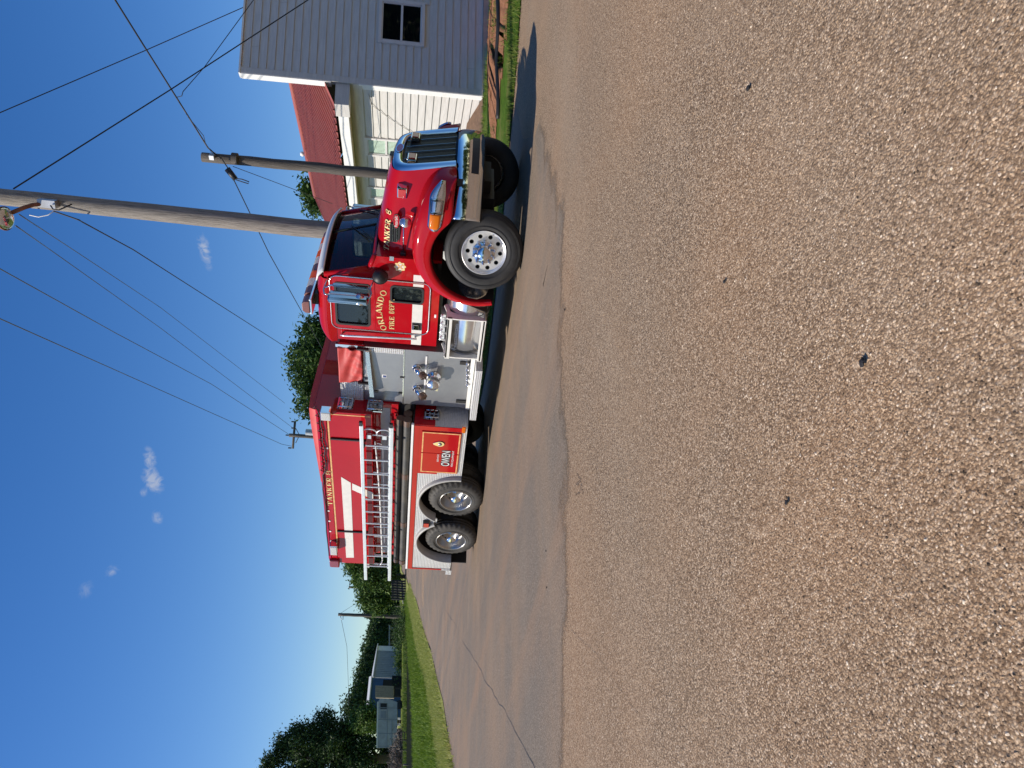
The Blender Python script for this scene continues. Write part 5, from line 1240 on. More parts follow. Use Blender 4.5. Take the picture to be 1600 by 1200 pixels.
def make_rear_wheel():
    w = empty('wheel', (0, 0, 0)); w.parent = T; w.location = Vector((-5.54, 0.0, .52)) - T.location
    b = MB(); b.lathe(tyre_prof(.52, .27, .295), (0, 0, 0), AXL, 120, jag={4: .010, 5: .022, 6: .022}); b.lathe(tyre_prof(.52, .27, .295), (0, .32, 0), AXL, 96, jag={4: .010, 5: .022, 6: .022})
    for r in (.35, .362): b.lathe([(r - .003, .006), (r, .013), (r + .003, .006)], (0, 0, 0), AXL, 72)
    b.build('tyre', M['rubberdust'], w, local=True)
    b = MB(); b.lathe([(.30, -.03), (.304, .004), (.296, .008), (.285, -.004), (.272, -.04), (.250, -.10), (.232, -.165), (.215, -.175)], (0, 0, 0), AXL, 64); holes_plate(b, .217, .10, 10, .022, .185, -.175, .012); b.build('rim', M['dish'], w, local=True)
    b = MB(); b.lathe([(.22, -.20), (.05, -.20)], (0, 0, 0), AXL, 32); b.build('brake_drum', M['black'], w, local=True)
    b = MB(); b.lathe([(.14, -.172), (.135, -.15), (.105, -.145), (.10, -.03), (.092, -.012), (.05, -.004), (.001, -.002)], (0, 0, 0), AXL, 40); b.build('hub_cover', M['chrome'], w, local=True)
    # moulded sidewall letters, two arcs
    b = MB()
    for word, a0, flip in (('FIRESTONE', 35, 1), ('FIRESTONE', 215, 1)):
        for i, ch in enumerate(word):
            cu = bpy.data.curves.new('t', 'FONT'); cu.body = ch; cu.size = .07; cu.align_x = 'CENTER'; to = bpy.data.objects.new('t', cu); me = bpy.data.meshes.new_from_object(to)
            t = radians(a0 + 4 * 9 - i * 9 + 20)
            u = Vector((sin(t), 0, -cos(t))); v = Vector((cos(t), 0, sin(t))); o = v * .408 + Vector((0, -.0135, 0))
            b.add([o + u * q.co.x * 1.0 + v * q.co.y for q in me.vertices], [tuple(p.vertices) for p in me.polygons]); bpy.data.objects.remove(to); bpy.data.curves.remove(cu); bpy.data.meshes.remove(me)
    b.build('sidewall_lettering', M['rubber'], w, local=True, recalc=False)
    return w
rw = make_rear_wheel(); rw.rotation_euler = (0, radians(20), 0)
for (x, y, rz, ry) in ((-6.88, 0.0, 0, 160), (-5.54, 2.4, pi, 10), (-6.88, 2.4, pi, 50)):
    c = copy_tree(rw); c.parent = T; c.location = Vector((x, y, .52)) - T.location; c.rotation_euler = (0, radians(ry), rz)

# ------------------------------------------------------------------ fuel tank with steps under the cab
TC = Vector((0, .43, .66)); b = MB()
b.lathe([(.001, .075), (.10, .065), (.20, .045), (.28, .012), (.315, -.01), (.32, -.03), (.32, -1.14), (.30, -1.16), (.001, -1.17)], (-.86, TC.y, TC.z), (1, 0, 0), 48); ft = part('fuel_tank', b, M['polished'])
b = MB(); b.tube([(-.90, TC.y + .322 * cos(t), TC.z + .322 * sin(t)) for t in np.linspace(0, 2 * pi, 40, endpoint=False)], .008, 6, closed=True); b.build('end_seam', M['gasket'], ft)
for fx in (-1.22, -1.93):
    b = MB(); b.loft([[(fx + d, TC.y + .33 * cos(t), TC.z + .33 * sin(t)) for d in (-.03, .03)] for t in np.linspace(0, 2 * pi, 32)]); b.build('strap', M['steel'], ft)
for fx in (-1.20, -1.95):
    b = MB(); b.plate([(.03, .97), (.20, .98), (.33, 1.02), (.40, .95), (.20, .93), (.14, .80), (.12, .60), (.14, .50), (.10, .42), (.02, .42), (.03, .5), (.02, .8)], [], lambda a, c, t: (fx + t, a, c), .02); part('step_hanger', b, M['reflwhite'])
b = MB(); b.box(-1.95, -1.20, .02, .26, .925, .955); part('upper_step', b, M['diamond'], bevel=.004)
b = MB(); b.box(-1.97, -1.18, .02, .06, .885, .955); part('upper_step_nosing', b, M['reflwhite'], bevel=.004)
b = MB(); b.box(-1.97, -1.18, .02, .24, .40, .43); part('lower_step', b, M['diamond'], bevel=.004)
b = MB(); b.box(-1.98, -1.17, .02, .05, .385, .455); part('lower_step_nosing', b, M['reflwhite'], bevel=.004)
pt_ = onY(711, 537, .16); plain_text('tank_lettering', 'Hamilton', (-1.86, TC.y - .297, float(pt_[2]) - .03), (1, 0, 0), (0, .35, 1), .065, ft, M['white'], width=.50, lift=.02)
b = MB(); b.box(-1.8, -1.3, .25, .45, .985, 1.06)
for k in range(4): b.tube([(-1.75 + .14 * k, .2, .97), (-1.72 + .14 * k, .18, 1.05), (-1.68 + .14 * k, .22, 1.02)], .018, 6)
part('air_fittings', b, M['alu'])
b = MB(); b.box(-2.1, -.95, .60, .95, .45, 1.05); part('battery_box', b, M['frame'])

# ------------------------------------------------------------------ things carried on the truck
LYN, LY2 = -.10, .03
zt, zb = 2.235, 1.735
lad = empty('ladder', (-5.9, LYN, 1.735), 'long aluminium ladder hung on its side along the red tank, nearest the camera', 'ladder')
for z in (zt, zb):
    b = MB(); b.box(-8.32, -3.47, LYN - .018, LYN + .018, z - .032, z + .032); b.build('rail', M['alu'], lad, bevel=.005)
rx = [onY(590, yy, LYN)[0] for yy in (697, 719, 740, 762, 781, 800, 818, 836, 853, 869, 884.6)]
rx = np.linspace(rx[0], rx[-1], 11)
for x in rx:
    b = MB(); b.cyl((x, LYN, zb), (x, LYN, zt), .016, 10); b.build('rung', M['alu'], lad)
for z in (zt, zb):
    b = MB(); b.box(-3.49, -3.40, LYN - .022, LYN + .022, z - .02, z + .036); b.build('foot', M['black'], lad)
lad2 = empty('ladder', (-5.8, LY2, 1.77), 'roof ladder with curved folding hooks nested behind the outer ladder', 'ladder')
for z in (2.20, 1.77):
    b = MB(); b.box(-8.05, -3.62, LY2 - .016, LY2 + .016, z - .026, z + .026); b.build('rail', M['alu'], lad2)
for x in np.linspace(-7.9, -3.85, 13):
    b = MB(); b.cyl((x, LY2, 1.77), (x, LY2, 2.20), .015, 10); b.build('rung', M['alu'], lad2)
for s, zc in ((1, 2.12), (-1, 1.86)):
    b = MB(); b.tube([(-3.80, LY2 - .05, 1.99)] + [(-3.74 + .10 * sin(t), LY2 - .06, zc - s * .13 + s * .13 * (1 - cos(t)) * .95 + 0) for t in np.linspace(.2, 2.9, 12)], .012, 8); b.build('hook', M['alu'], lad2)
for zz in (2.12, 1.86):
    b = MB(); b.box(-3.87, -3.78, LY2 - .08, LY2 - .02, zz - .035, zz + .035); b.build('hook_bracket', M['alu'], lad2)
pp = empty('pike_pole', (-5.9, .10, 1.93), 'thin white pike pole with a hook lying behind the ladder rungs', 'pike pole')
b = MB(); b.tube([(-3.95, -.03, 2.02), (-4.6, -.02, 1.985), (-5.6, .0, 1.945), (-7.75, .02, 1.90)], .013, 8); b.build('shaft', M['white'], pp)
b = MB(); b.tube([(-7.75, .02, 1.90), (-7.9, .02, 1.93), (-7.95, .0, 1.98), (-7.88, -.02, 2.0)], .012, 6); b.build('hook', M['alu'], pp)
pp2 = empty('pike_pole', (-5.9, .14, 1.88), 'second pike pole, the shorter one lying under the first behind the rungs', 'pike pole')
b = MB(); b.tube([(-4.2, .06, 1.90), (-7.2, .08, 1.86)], .012, 8); b.build('shaft', M['white'], pp2)
b = MB(); b.tube([(-4.2, .06, 1.90), (-4.1, .05, 1.93), (-4.06, .03, 1.98)], .012, 6); b.build('hook', M['alu'], pp2)
for i, (y, z, r, lab) in enumerate(((.075, 1.49, .068, 'lower outer black suction hose in the tray under the ladder'), (.10, 1.615, .058, 'upper black suction hose lying on the outer one in the tray'), (.215, 1.49, .068, 'lower inner black suction hose against the tank cradle'))):
    h = empty('suction_hose', (-5.6, y, z), lab, 'hose', 'suction hoses in the tray'); q = MB(); prof = []
    n = 260
    for k in range(n + 1): prof.append((r + (.005 if k % 2 else 0), -4.2 * k / n))
    q.lathe(prof, (-3.52, y, z), (1, 0, 0), 18); q.build('hose', M['hose'], h)
    for x in (-3.58, -7.86):
        q = MB(); q.cyl((x, y, z), (x + .13, y, z), r + .006, 18); q.build('coupling', M['brown'], h)
    for x in (-5.0, -6.5):
        q = MB(); q.cyl((x, y, z), (x + .14, y, z), r + .008, 18); q.build('clamp', M['brown'], h)
# ------------------------------------------------------------------ poles, wires
def wood_mat(name, a, b_, c_):
    mt, nt, p = newmat(name); v = pos(nt, True)
    f = noise(nt, scalev(nt, v, (14, 14, 0.7)), 4, 7, 0.7, 0.3)
    c = ramp(nt, f, [(0.25, a), (0.5, b_), (0.78, c_)]); L(nt, c, p.inputs['Base Color']); p.inputs['Roughness'].default_value = 0.85
    bump(nt, p, f, 0.9, 0.02); return mt
M['polewood'] = wood_mat('weathered_grey_pole_wood', (0.07, 0.06, 0.05), (0.24, 0.215, 0.185), (0.38, 0.345, 0.30))
M['polewood2'] = wood_mat('dark_pole_wood', (0.03, 0.025, 0.02), (0.10, 0.085, 0.07), (0.19, 0.165, 0.14))
M['rust'] = simple('rusty_lamp_arm', (0.20, 0.085, 0.05), 0.7, 0.2, var=0.4, vs=9)
M['galv'] = simple('galvanised_metal', (0.42, 0.43, 0.44), 0.45, 0.7, var=0.15)
M['wire'] = simple('black_cable', (0.012, 0.012, 0.013), 0.6)
M['greywire'] = simple('grey_bare_wire', (0.09, 0.095, 0.10), 0.5, 0.4)
def pole(name, base, top, r0, r1, mat, label, group='wooden utility poles', n=20):
    o = empty(name, base, label, 'utility pole', group); b = MB(); P = []; R = []
    for k in range(14):
        t = k / 13; p = Vector(base).lerp(Vector(top), t); P.append(p + Vector((rng.gauss(0, .006), rng.gauss(0, .006), 0)) * (0 < k < 13)); R.append(r0 + (r1 - r0) * t)
    b.tube(P, R, n); b.build('pole_shaft', mat, o); return o
# big pole just behind the cab
d1 = 13.0
pt0, pt1 = Vector(far(10, 308.5, d1)), Vector(far(519, 360.5, d1 - .1))
dirp = (pt0 - pt1).normalized(); base = pt1 - dirp * ((pt1.z + .3) / dirp.z); top = pt0 + dirp * 1.6
bp1 = pole('utility_pole', base, top, .165, .135, M['polewood'], 'thick weathered grey pole with a street lamp, rising right behind the cab')
def onP(px, py): return Vector(far(px, py, d1 - .2))
b = MB(); a0, a1, a2 = onP(72, 318), onP(45, 324), onP(30, 331); toCam = Vector((.55, -.8, 0))
b.tube([a0, a0 + (a1 - a0) * .5 + toCam * .12, onP(52, 326) + toCam * .25, onP(38, 335) + toCam * .36], .035, 8); arm = b.build('lamp_arm', M['rust'], bp1)
b = MB(); b.obox(onP(76, 318) + toCam * .02, (.06, .02, 0), (-.02, .06, 0), (0, 0, .14)); b.build('arm_bracket', M['galv'], bp1)
hc = onP(25, 344) + toCam * .45; ax_ = (onP(14.5, 343) - onP(13, 340)); 
b = MB(); b.lathe([(.001, .14), (.06, .13), (.10, .09), (.165, .0), (.19, -.07), (.195, -.09), (.18, -.10)], hc, Vector((-.12, .1, 1)), 28); lh = b.build('lamp_head', M['rust'], bp1)
b = MB(); b.lathe([(.18, -.08), (.16, -.13), (.09, -.17), (.001, -.18)], hc, Vector((-.12, .1, 1)), 24); b.build('lamp_lens', M['clear'], lh)
b = MB(); b.lathe([(.07, .12), (.07, .24), (.001, .25)], hc, Vector((-.12, .1, 1)), 16); b.build('photo_cell', M['galv'], lh)
for k, (px, py) in enumerate(((4, 330), (3, 322), (12, 334))):
    p = onP(px, py) + toCam * .15; b = MB(); b.cyl(p, p + Vector((0, 0, .16)), .05, 10); b.lathe([(.05, .0), (.08, .03), (.05, .06)], p, (0, 0, 1), 12); b.build('insulator', M['brown'], bp1)
b = MB(); b.tube([onP(46, 336), onP(60, 339), onP(75, 336), onP(84, 330)], .008, 6); b.build('loop_wire', M['white'], bp1)
b = MB(); b.tube([onP(84, 322) + toCam * .1, onP(90, 328) + toCam * .14, onP(98, 329) + toCam * .12, onP(118, 320) + toCam * .12], .012, 6); b.build('ground_wire', M['wire'], bp1)
# second pole, before the building
d2 = 17.0
q0, q1 = Vector(far(316, 245.5, d2)), Vector(far(600, 271.5, d2)); dq = (q0 - q1).normalized(); base2 = q1 - dq * ((q1.z - float(ground_h(q1.x, q1.y)) + .3) / dq.z)
bp2 = pole('utility_pole', base2, q0, .125, .105, M['polewood2'], 'dark slender pole with a splice case, standing before the red roof')
def onQ(px, py, e=.0): return Vector(far(px, py, d2 - .15 - e))
b = MB(); b.cyl(onQ(367, 248) + Vector((0, 0, -.06)), onQ(367, 248) + Vector((0, 0, .06)), .128, 16); b.build('pole_band', M['polewood2'], bp2)
b = MB(); b.tube([onQ(355, 264), onQ(368, 280)], [.07, .06], 10); b.build('splice_case', M['black'], bp2)
b = MB(); b.tube([onQ(369, 279), onQ(378, 280), onQ(389, 284), onQ(388, 287), onQ(378, 284), onQ(369, 281)], .012, 6); b.build('slack_loop', M['wire'], bp2)
b = MB(); b.obox(onQ(332, 244), (.05, 0, 0), (0, .09, 0), (0, 0, .05)); b.build('pole_clamp', M['galv'], bp2)
# wires
def wire(pts, r, label, mat=None, sag=0.0, group='overhead wires'):
    P = [Vector(p) for p in pts]; Q = []
    for a, c in zip(P, P[1:]):
        for k in range(12): t = k / 12; p = a.lerp(c, t); Q.append(p - Vector((0, 0, sag * 4 * t * (1 - t))))
    Q.append(P[-1]); b = MB(); b.tube(Q, r * .72, 6); o = b.build('overhead_wire', mat or M['wire']); tag(o, label, 'wire', group); return o
wire([far(-40, 195, 17), far(0, 176, 18), far(229, 78, 21), far(388, 8, 24), far(420, -8, 25)], .016, 'thin wire crossing the upper sky above the building without touching a pole')
wire([onP(21, 295), far(266.5, 140, 16), far(481, 0, 18.8), far(510, -20, 19)], .017, 'wire running from the lamp pole head down towards the building front')
wire([far(150, -45, 14.5), far(180, 0, 15), far(227, 75, 15.8), far(278, 156, 16.5), onQ(325, 231), onQ(345, 248)], .024, 'thick cable coming in to the top of the dark slender pole')
wire([far(276, 152, 16.5), far(284, 150, 16.4), far(286, 143, 16.4), far(320, 104, 17), far(396, 0, 18), far(410, -18, 18.2)], .011, 'fine drop wire branching off the thick cable to the building')
wire([far(278, 157, 16.5), onQ(300, 190, .3), onQ(318, 212, .4), onQ(321, 224, .3), onQ(330, 237)], .010, 'slack loop of fine wire hanging below the thick cable near the slender pole')
wire([onQ(345, 246), onQ(357, 264), far(391, 334, 19), far(420, 395, 21), far(482, 506, 28), far(520, 575, 34)], .018, 'cable leaving the slender pole and passing behind the lamp pole to the tree')
wire([onP(84, 330), onP(124, 344), far(127, 346, 13.2), far(208, 390, 16), far(330, 468, 23), far(452, 546, 34)], .017, 'dark cable sloping from the lamp arm bracket down to the tree behind the tank')
wire([onP(30, 335), far(114, 390, 20), far(250, 480, 30), far(445, 630, 48)], .015, 'faint grey wire, the upper of two fine ones beyond the lamp pole', M['greywire'])
wire([onP(25, 353), far(78, 390, 20), far(250, 512, 32), far(462, 672, 50)], .017, 'faint grey wire, the lower of two fine ones beyond the lamp pole', M['greywire'])
wire([far(-20, 411, 16), far(0, 420, 17), far(180, 520, 27), far(330, 600, 38), far(455, 681, 50)], .019, 'wire sloping left of the lamp pole down to the upper crossarm end', M['greywire'])
wire([far(-20, 490, 17), far(0, 498, 18), far(200, 587, 30), far(440, 694, 50), far(455, 697, 51)], .020, 'lowest long wire in the sky, ending on the near crossarm end', M['greywire'])
wire([onQ(364, 260), far(420, 281, 18.2), far(481, 304, 20), far(520, 318.5, 22.5)], .010, 'fine service wire from the slender pole across the red roof')
# transformer pole far behind the tank
d3 = 52.0
def onR(px, py, d=None): return Vector(far(px, py, d or d3))
t3 = onR(452, 680); b3 = onR(640, 690); b3 = Vector((t3.x * .98 + b3.x * .02, t3.y * .98 + b3.y * .02, float(ground_h(t3.x, t3.y)) - .3))
bp3 = pole('utility_pole', b3, t3, .17, .13, M['polewood2'], 'distant pole with crossarm and transformer above the truck tank')
b = MB(); ca, cb = onR(461, 658), onR(457.5, 701); b.tube([ca, cb], .085, 6); b.build('crossarm', M['polewood2'], bp3)
for px, py in ((468, 677.5), (468, 683)): 
    b = MB(); b.tube([onR(462, 669 if py < 680 else 692), onR(468, 680)], .03, 5); b.build('arm_brace', M['galv'], bp3)
b = MB(); c0, c1 = onR(478, 675, d3 - .4), onR(491, 676, d3 - .4); b.cyl(c0, c1, .23, 16); b.build('transformer', M['galv'], bp3)
for q in ((459, 659), (459, 669), (454, 700), (450, 680)):
    b = MB(); p = onR(*q); b.cyl(p - Vector((0, 0, .05)), p + Vector((0, 0, .16)), .05, 8); b.build('insulator', M['black'], bp3)
# poles on the left
for (tx, ty, bx, by, d, r, lab) in ((528.5, 960, 625.5, 961, 66, .16, 'tall plain pole standing alone in the field on the left'), (545, 917.5, 606, 919.5, 84, .15, 'pole with a bent lamp arm rising among the trees behind the truck'), (566, 998, 600, 999, 150, .16, 'small far pole above the roof of the open shed')):
    p = Vector(far(tx, ty, d)); bb = Vector((p.x, p.y, float(ground_h(p.x, p.y)) - .3)); o = pole('utility_pole', bb, p, r, r * .8, M['polewood2'], lab)
    if d == 66:
        b = MB(); b.tube([Vector(far(532, 962, d)), Vector(far(533, 967, d)), Vector(far(536, 968, d)), Vector(far(536, 963, d))], .03, 5); b.build('lamp_bracket', M['galv'], o)
    if d == 84:
        b = MB(); b.tube([Vector(far(547, 917, d)), Vector(far(546, 913, d)), Vector(far(547, 907, d))], .04, 6); b.build('lamp_arm', M['galv'], o)
wire([far(532, 962, 66), far(542, 1010, 74), far(544, 1060, 84), far(545, 1102, 92)], .022, 'wire hanging from the lone field pole towards the large tree on the left')
wire([far(531, 959, 66), far(548, 948, 80), far(562, 940, 95)], .018, 'wire from the lone field pole into the trees on its right')

# ------------------------------------------------------------------ trees
def foliage(name, stops): return island_mat(name, stops, 0.65, 0.22)
M['leafdark'] = foliage('dark_leaves', [(0, (0.010, 0.024, 0.009)), (0.5, (0.032, 0.065, 0.017)), (1, (0.075, 0.125, 0.03))])
M['leafmid'] = foliage('green_leaves', [(0, (0.018, 0.042, 0.010)), (0.5, (0.045, 0.095, 0.018)), (1, (0.09, 0.15, 0.03))])
M['leaflight'] = foliage('bright_leaves', [(0, (0.03, 0.07, 0.012)), (0.5, (0.075, 0.14, 0.025)), (1, (0.15, 0.22, 0.045))])
M['bark'] = simple('tree_bark', (0.10, 0.075, 0.055), 0.9, var=0.4, vs=8, bmp=0.6, bs=20)
def tree(base, H, blobs, n, leaf, mat, label, cat='tree', group='trees around the lot', trunk=.16, seed=1, name='tree', limbs=9):
    """blobs: (dx, dy, z, rx, rz) clumps of the crown, relative to the base"""
    r = np.random.default_rng(seed); rr = random.Random(seed)
    base = Vector(base); o = empty(name, base, label, cat, group)
    b = MB(); tz = H * .55
    b.tube([base + Vector((0, 0, -.4)), base + Vector((rr.gauss(0, .08), rr.gauss(0, .08), tz * .5)), base + Vector((rr.gauss(0, .15), rr.gauss(0, .15), tz)), base + Vector((rr.gauss(0, .3), rr.gauss(0, .3), H * .8))], [trunk * 1.2, trunk, trunk * .7, trunk * .25], 10)
    for bl in (blobs if len(blobs) <= limbs else rr.sample(blobs, limbs)):
        z0 = min(tz, bl[2] * .6) * rr.uniform(.7, 1); p0 = base + Vector((0, 0, z0)); p1 = base + Vector(bl[:3])
        b.tube([p0, p0.lerp(p1, .5) + Vector((rr.gauss(0, .2), rr.gauss(0, .2), .1)), p1], [trunk * .5, trunk * .3, trunk * .08], 6)
    b.build('trunk', M['bark'], o)
    # every clump breaks up into smaller lumps, so the outline is uneven and gaps show
    lumps = []
    for q in blobs:
        lumps.append((*q[:3], q[3] * .62, q[4] * .62))
        for _ in range(9):
            v_ = r.normal(size=3); v_ /= np.linalg.norm(v_); k_ = r.uniform(.45, .95); f_ = r.uniform(.13, .32)
            lumps.append((q[0] + v_[0] * q[3] * k_, q[1] + v_[1] * q[3] * k_, q[2] + v_[2] * q[4] * k_, q[3] * f_, q[4] * f_))
    blobs = lumps
    vol = np.array([q[3] ** 1.3 * q[4] for q in blobs]); w = vol / vol.sum()
    # leaves gathered into sprays inside each clump
    ns = max(1, n // 14); bi = r.choice(len(blobs), ns, p=w); B = np.array(blobs)[bi]
    d = r.normal(size=(ns, 3)); d /= np.linalg.norm(d, axis=1)[:, None]; rad = r.random(ns) ** (1 / 2.4)
    rad = rad * (1 + .22 * r.normal(size=ns).clip(-1, 1.6))
    c = B[:, :3] + d * rad[:, None] * np.stack([B[:, 3], B[:, 3], B[:, 4]], 1)
    ii = np.repeat(np.arange(ns), 14); N_ = len(ii)
    q = c[ii] + r.normal(size=(N_, 3)) * leaf * 1.7
    u = r.normal(size=(N_, 3)); u /= np.linalg.norm(u, axis=1)[:, None]; v = np.cross(u, r.normal(size=(N_, 3))); v /= np.linalg.norm(v, axis=1)[:, None]
    s = leaf * r.uniform(.5, 1.15, N_)[:, None]
    V = np.stack([q - u * s, q + v * s * .42, q + u * s, q - v * s * .42], 1).reshape(-1, 3)
    cr = rawmesh('crown', V, np.arange(4 * N_).reshape(-1, 4), mat, k=4); cr.parent = o
    return o
def at(px, py, d):
    p = far(px, py, d); return Vector((p[0], p[1], float(ground_h(p[0], p[1]))))
def blobs_px(base, d, lst):
    """clumps given where they show in the photograph: (px, py, radius in photo px, depth offset)"""
    out = []
    for px, py, rp, dd in lst:
        p = Vector(far(px, py, d + dd)); k = (d + dd) / F_PX * 1.02; out.append((p.x - base.x, p.y - base.y, p.z - base.z, rp * k, rp * k * .9))
    return out
def ptree(d, foot, lst, n, leaf, mat, label, seed, **kw):
    base = at(foot[0], foot[1], d); bl = blobs_px(base, d, lst); H = max(q[2] + q[4] for q in bl); return tree(base, H, bl, n, leaf, mat, label, seed=seed, **kw)
ptree(46, (640, 585), [(480, 520, 20, 0), (498, 508, 14, 1), (505, 530, 22, -1), (470, 548, 20, 1), (462, 565, 13, 0), (490, 560, 24, -1), (478, 585, 22, 1), (500, 590, 24, 0), (470, 605, 13, 0), (485, 615, 20, -1), (474, 632, 13, 1), (495, 635, 18, 0), (484, 648, 10, 0), (520, 560, 40, 3), (530, 610, 40, 3), (560, 580, 45, 2), (516, 515, 18, 2)], 24000, .17, M['leafmid'], 'round crowned tree showing above the cab and pump panel, behind the tank', 21)
ptree(50, (660, 308), [(487, 300, 12, 0), (492, 315, 14, 1), (483, 292, 9, 0), (500, 322, 12, 0), (510, 305, 20, 2), (486, 327, 7, 0), (530, 310, 28, 3)], 7000, .19, M['leafmid'], 'small green tree top peeping over the red roof ridge', 22)
ptree(62, (612, 900), [(556, 885, 13, 0), (570, 893, 18, 0), (562, 905, 13, 1), (578, 910, 20, -1), (572, 925, 14, 0), (590, 895, 22, 2), (596, 920, 18, 0), (585, 935, 15, 0), (570, 940, 9, 0), (600, 938, 12, 1), (590, 950, 9, 0), (600, 878, 22, 2), (575, 872, 20, 2), (547, 879, 9, 1), (606, 905, 16, -1)], 26000, .17, M['leaflight'], 'bright leafy tree behind the rear end of the ladder', 23)
ptree(88, (602, 1185), [(440, 1160, 13, 0), (455, 1148, 14, 0), (470, 1140, 13, 1), (452, 1172, 18, 0), (430, 1178, 12, 0), (470, 1165, 20, -1), (490, 1150, 20, 0), (500, 1130, 16, 1), (515, 1120, 12, 0), (520, 1140, 22, 0), (495, 1180, 26, 0), (520, 1165, 26, -1), (545, 1150, 26, 0), (548, 1180, 28, 0), (570, 1165, 24, 0), (575, 1190, 22, 0), (470, 1195, 26, 1), (415, 1190, 9, 0), (425, 1205, 20, 1), (535, 1205, 30, 1), (565, 1140, 14, 2), (588, 1160, 12, -1), (445, 1225, 26, 2), (490, 1225, 30, 2), (540, 1235, 32, 2)], 44000, .20, M['leafdark'], 'large dark tree at the left edge of the view beside the stock trailer', 24, trunk=.4)
ptree(84, (620, 1128), [(575, 1112, 10, 0), (572, 1124, 12, 0), (582, 1130, 13, 1), (562, 1132, 12, 1), (590, 1118, 8, 0), (558, 1120, 9, 2)], 6000, .2, M['leaflight'], 'light green young tree between the blue shed and the large dark tree', 25)
for i, (py, px, rp) in enumerate([(978, 590, 9), (990, 587, 12), (1003, 583, 13), (1016, 580, 13), (1029, 578, 14), (1042, 574, 14), (1055, 571, 15), (1068, 568, 15), (1081, 566, 15), (1094, 560, 15), (1107, 552, 15)]):
    d = 150 - i * 3
    ptree(d, (604, py), [(px, py, rp, 0), (px + 8, py - 5, rp * .9, 1), (px + 8, py + 6, rp * .9, -1), (px + 17, py, rp * 1.1, 0), (px + 26, py + 2, rp, 0)], 5200, .33, M['leafdark'] if i % 3 else M['leafmid'],
          ['rightmost', 'second from the right', 'third from the right', 'fourth from the right', 'fifth from the right', 'middle', 'fifth from the left', 'fourth from the left', 'third from the left', 'second from the left', 'leftmost'][i] + ' of the dark trees in the horizon row behind the sheds', 40 + i, group='trees in the row behind the sheds', trunk=.2, limbs=4)
# far wood on the skyline
wb = []
for py in np.arange(885, 1000, 7.0):
    wb.append((575 + 14 * rng.random() + (10 if py > 960 else 4), py, 9 + 4 * rng.random(), rng.uniform(-6, 6)))
base = at(600, 940, 210); bl = [(*q[:3], q[3], q[4]) for q in blobs_px(base, 210, wb)] + [(*q[:3], q[3], q[4]) for q in blobs_px(base, 210, [(a + 14, p, r_, d_) for a, p, r_, d_ in wb])] + [(*q[:3], q[3], q[4]) for q in blobs_px(base, 210, [(a + k_, p, r_, d_) for a, p, r_, d_ in wb for k_ in (26, 37)])]
def mass(base, bl, n, leaf, mat, name, seed):
    r = np.random.default_rng(seed); Bq = np.array(bl)[r.integers(0, len(bl), n)]; d = r.normal(size=(n, 3)); d /= np.linalg.norm(d, axis=1)[:, None]
    q = Bq[:, :3] + d * (r.random(n) ** .5)[:, None] * Bq[:, 3:4] + np.array(base)
    u = r.normal(size=(n, 3)); u /= np.linalg.norm(u, axis=1)[:, None]; v = np.cross(u, r.normal(size=(n, 3))); v /= np.linalg.norm(v, axis=1)[:, None]
    V = np.stack([q - u * leaf, q + v * leaf * .5, q + u * leaf, q - v * leaf * .5], 1).reshape(-1, 3)
    return rawmesh(name, V, np.arange(4 * n).reshape(-1, 4), mat, k=4)
tag(mass(base, bl, 52000, .5, M['leafdark'], 'far_wood', 60), 'far dark wood along the skyline behind the field on the left', 'wood', kind='stuff')

# woods across the road, behind the photographer and ahead of the truck: seen in the chrome
def row_of_wood(x0, y0, x1, y1, n, h, seed):
    r_ = random.Random(seed); out = []
    for k in range(n):
        t = (k + r_.random()) / n; x = x0 + (x1 - x0) * t + r_.gauss(0, 2); y = y0 + (y1 - y0) * t + r_.gauss(0, 2); rr = h * r_.uniform(.28, .42)
        for _ in range(4): out.append((x + r_.gauss(0, rr * .6), y + r_.gauss(0, rr * .6), r_.uniform(.15, .85) * h, rr, rr))
    return out
tag(mass((0, 0, 0), row_of_wood(34, 40, 52, -45, 20, 9, 3), 26000, .45, M['leafdark'], 'far_wood', 61), 'dark wood ahead of the truck', 'wood', kind='stuff')
tag(mass((0, 0, 0), row_of_wood(50, -48, -60, -62, 24, 9, 4), 26000, .45, M['leafdark'], 'far_wood', 62), 'dark wood behind the photographer', 'wood', kind='stuff')

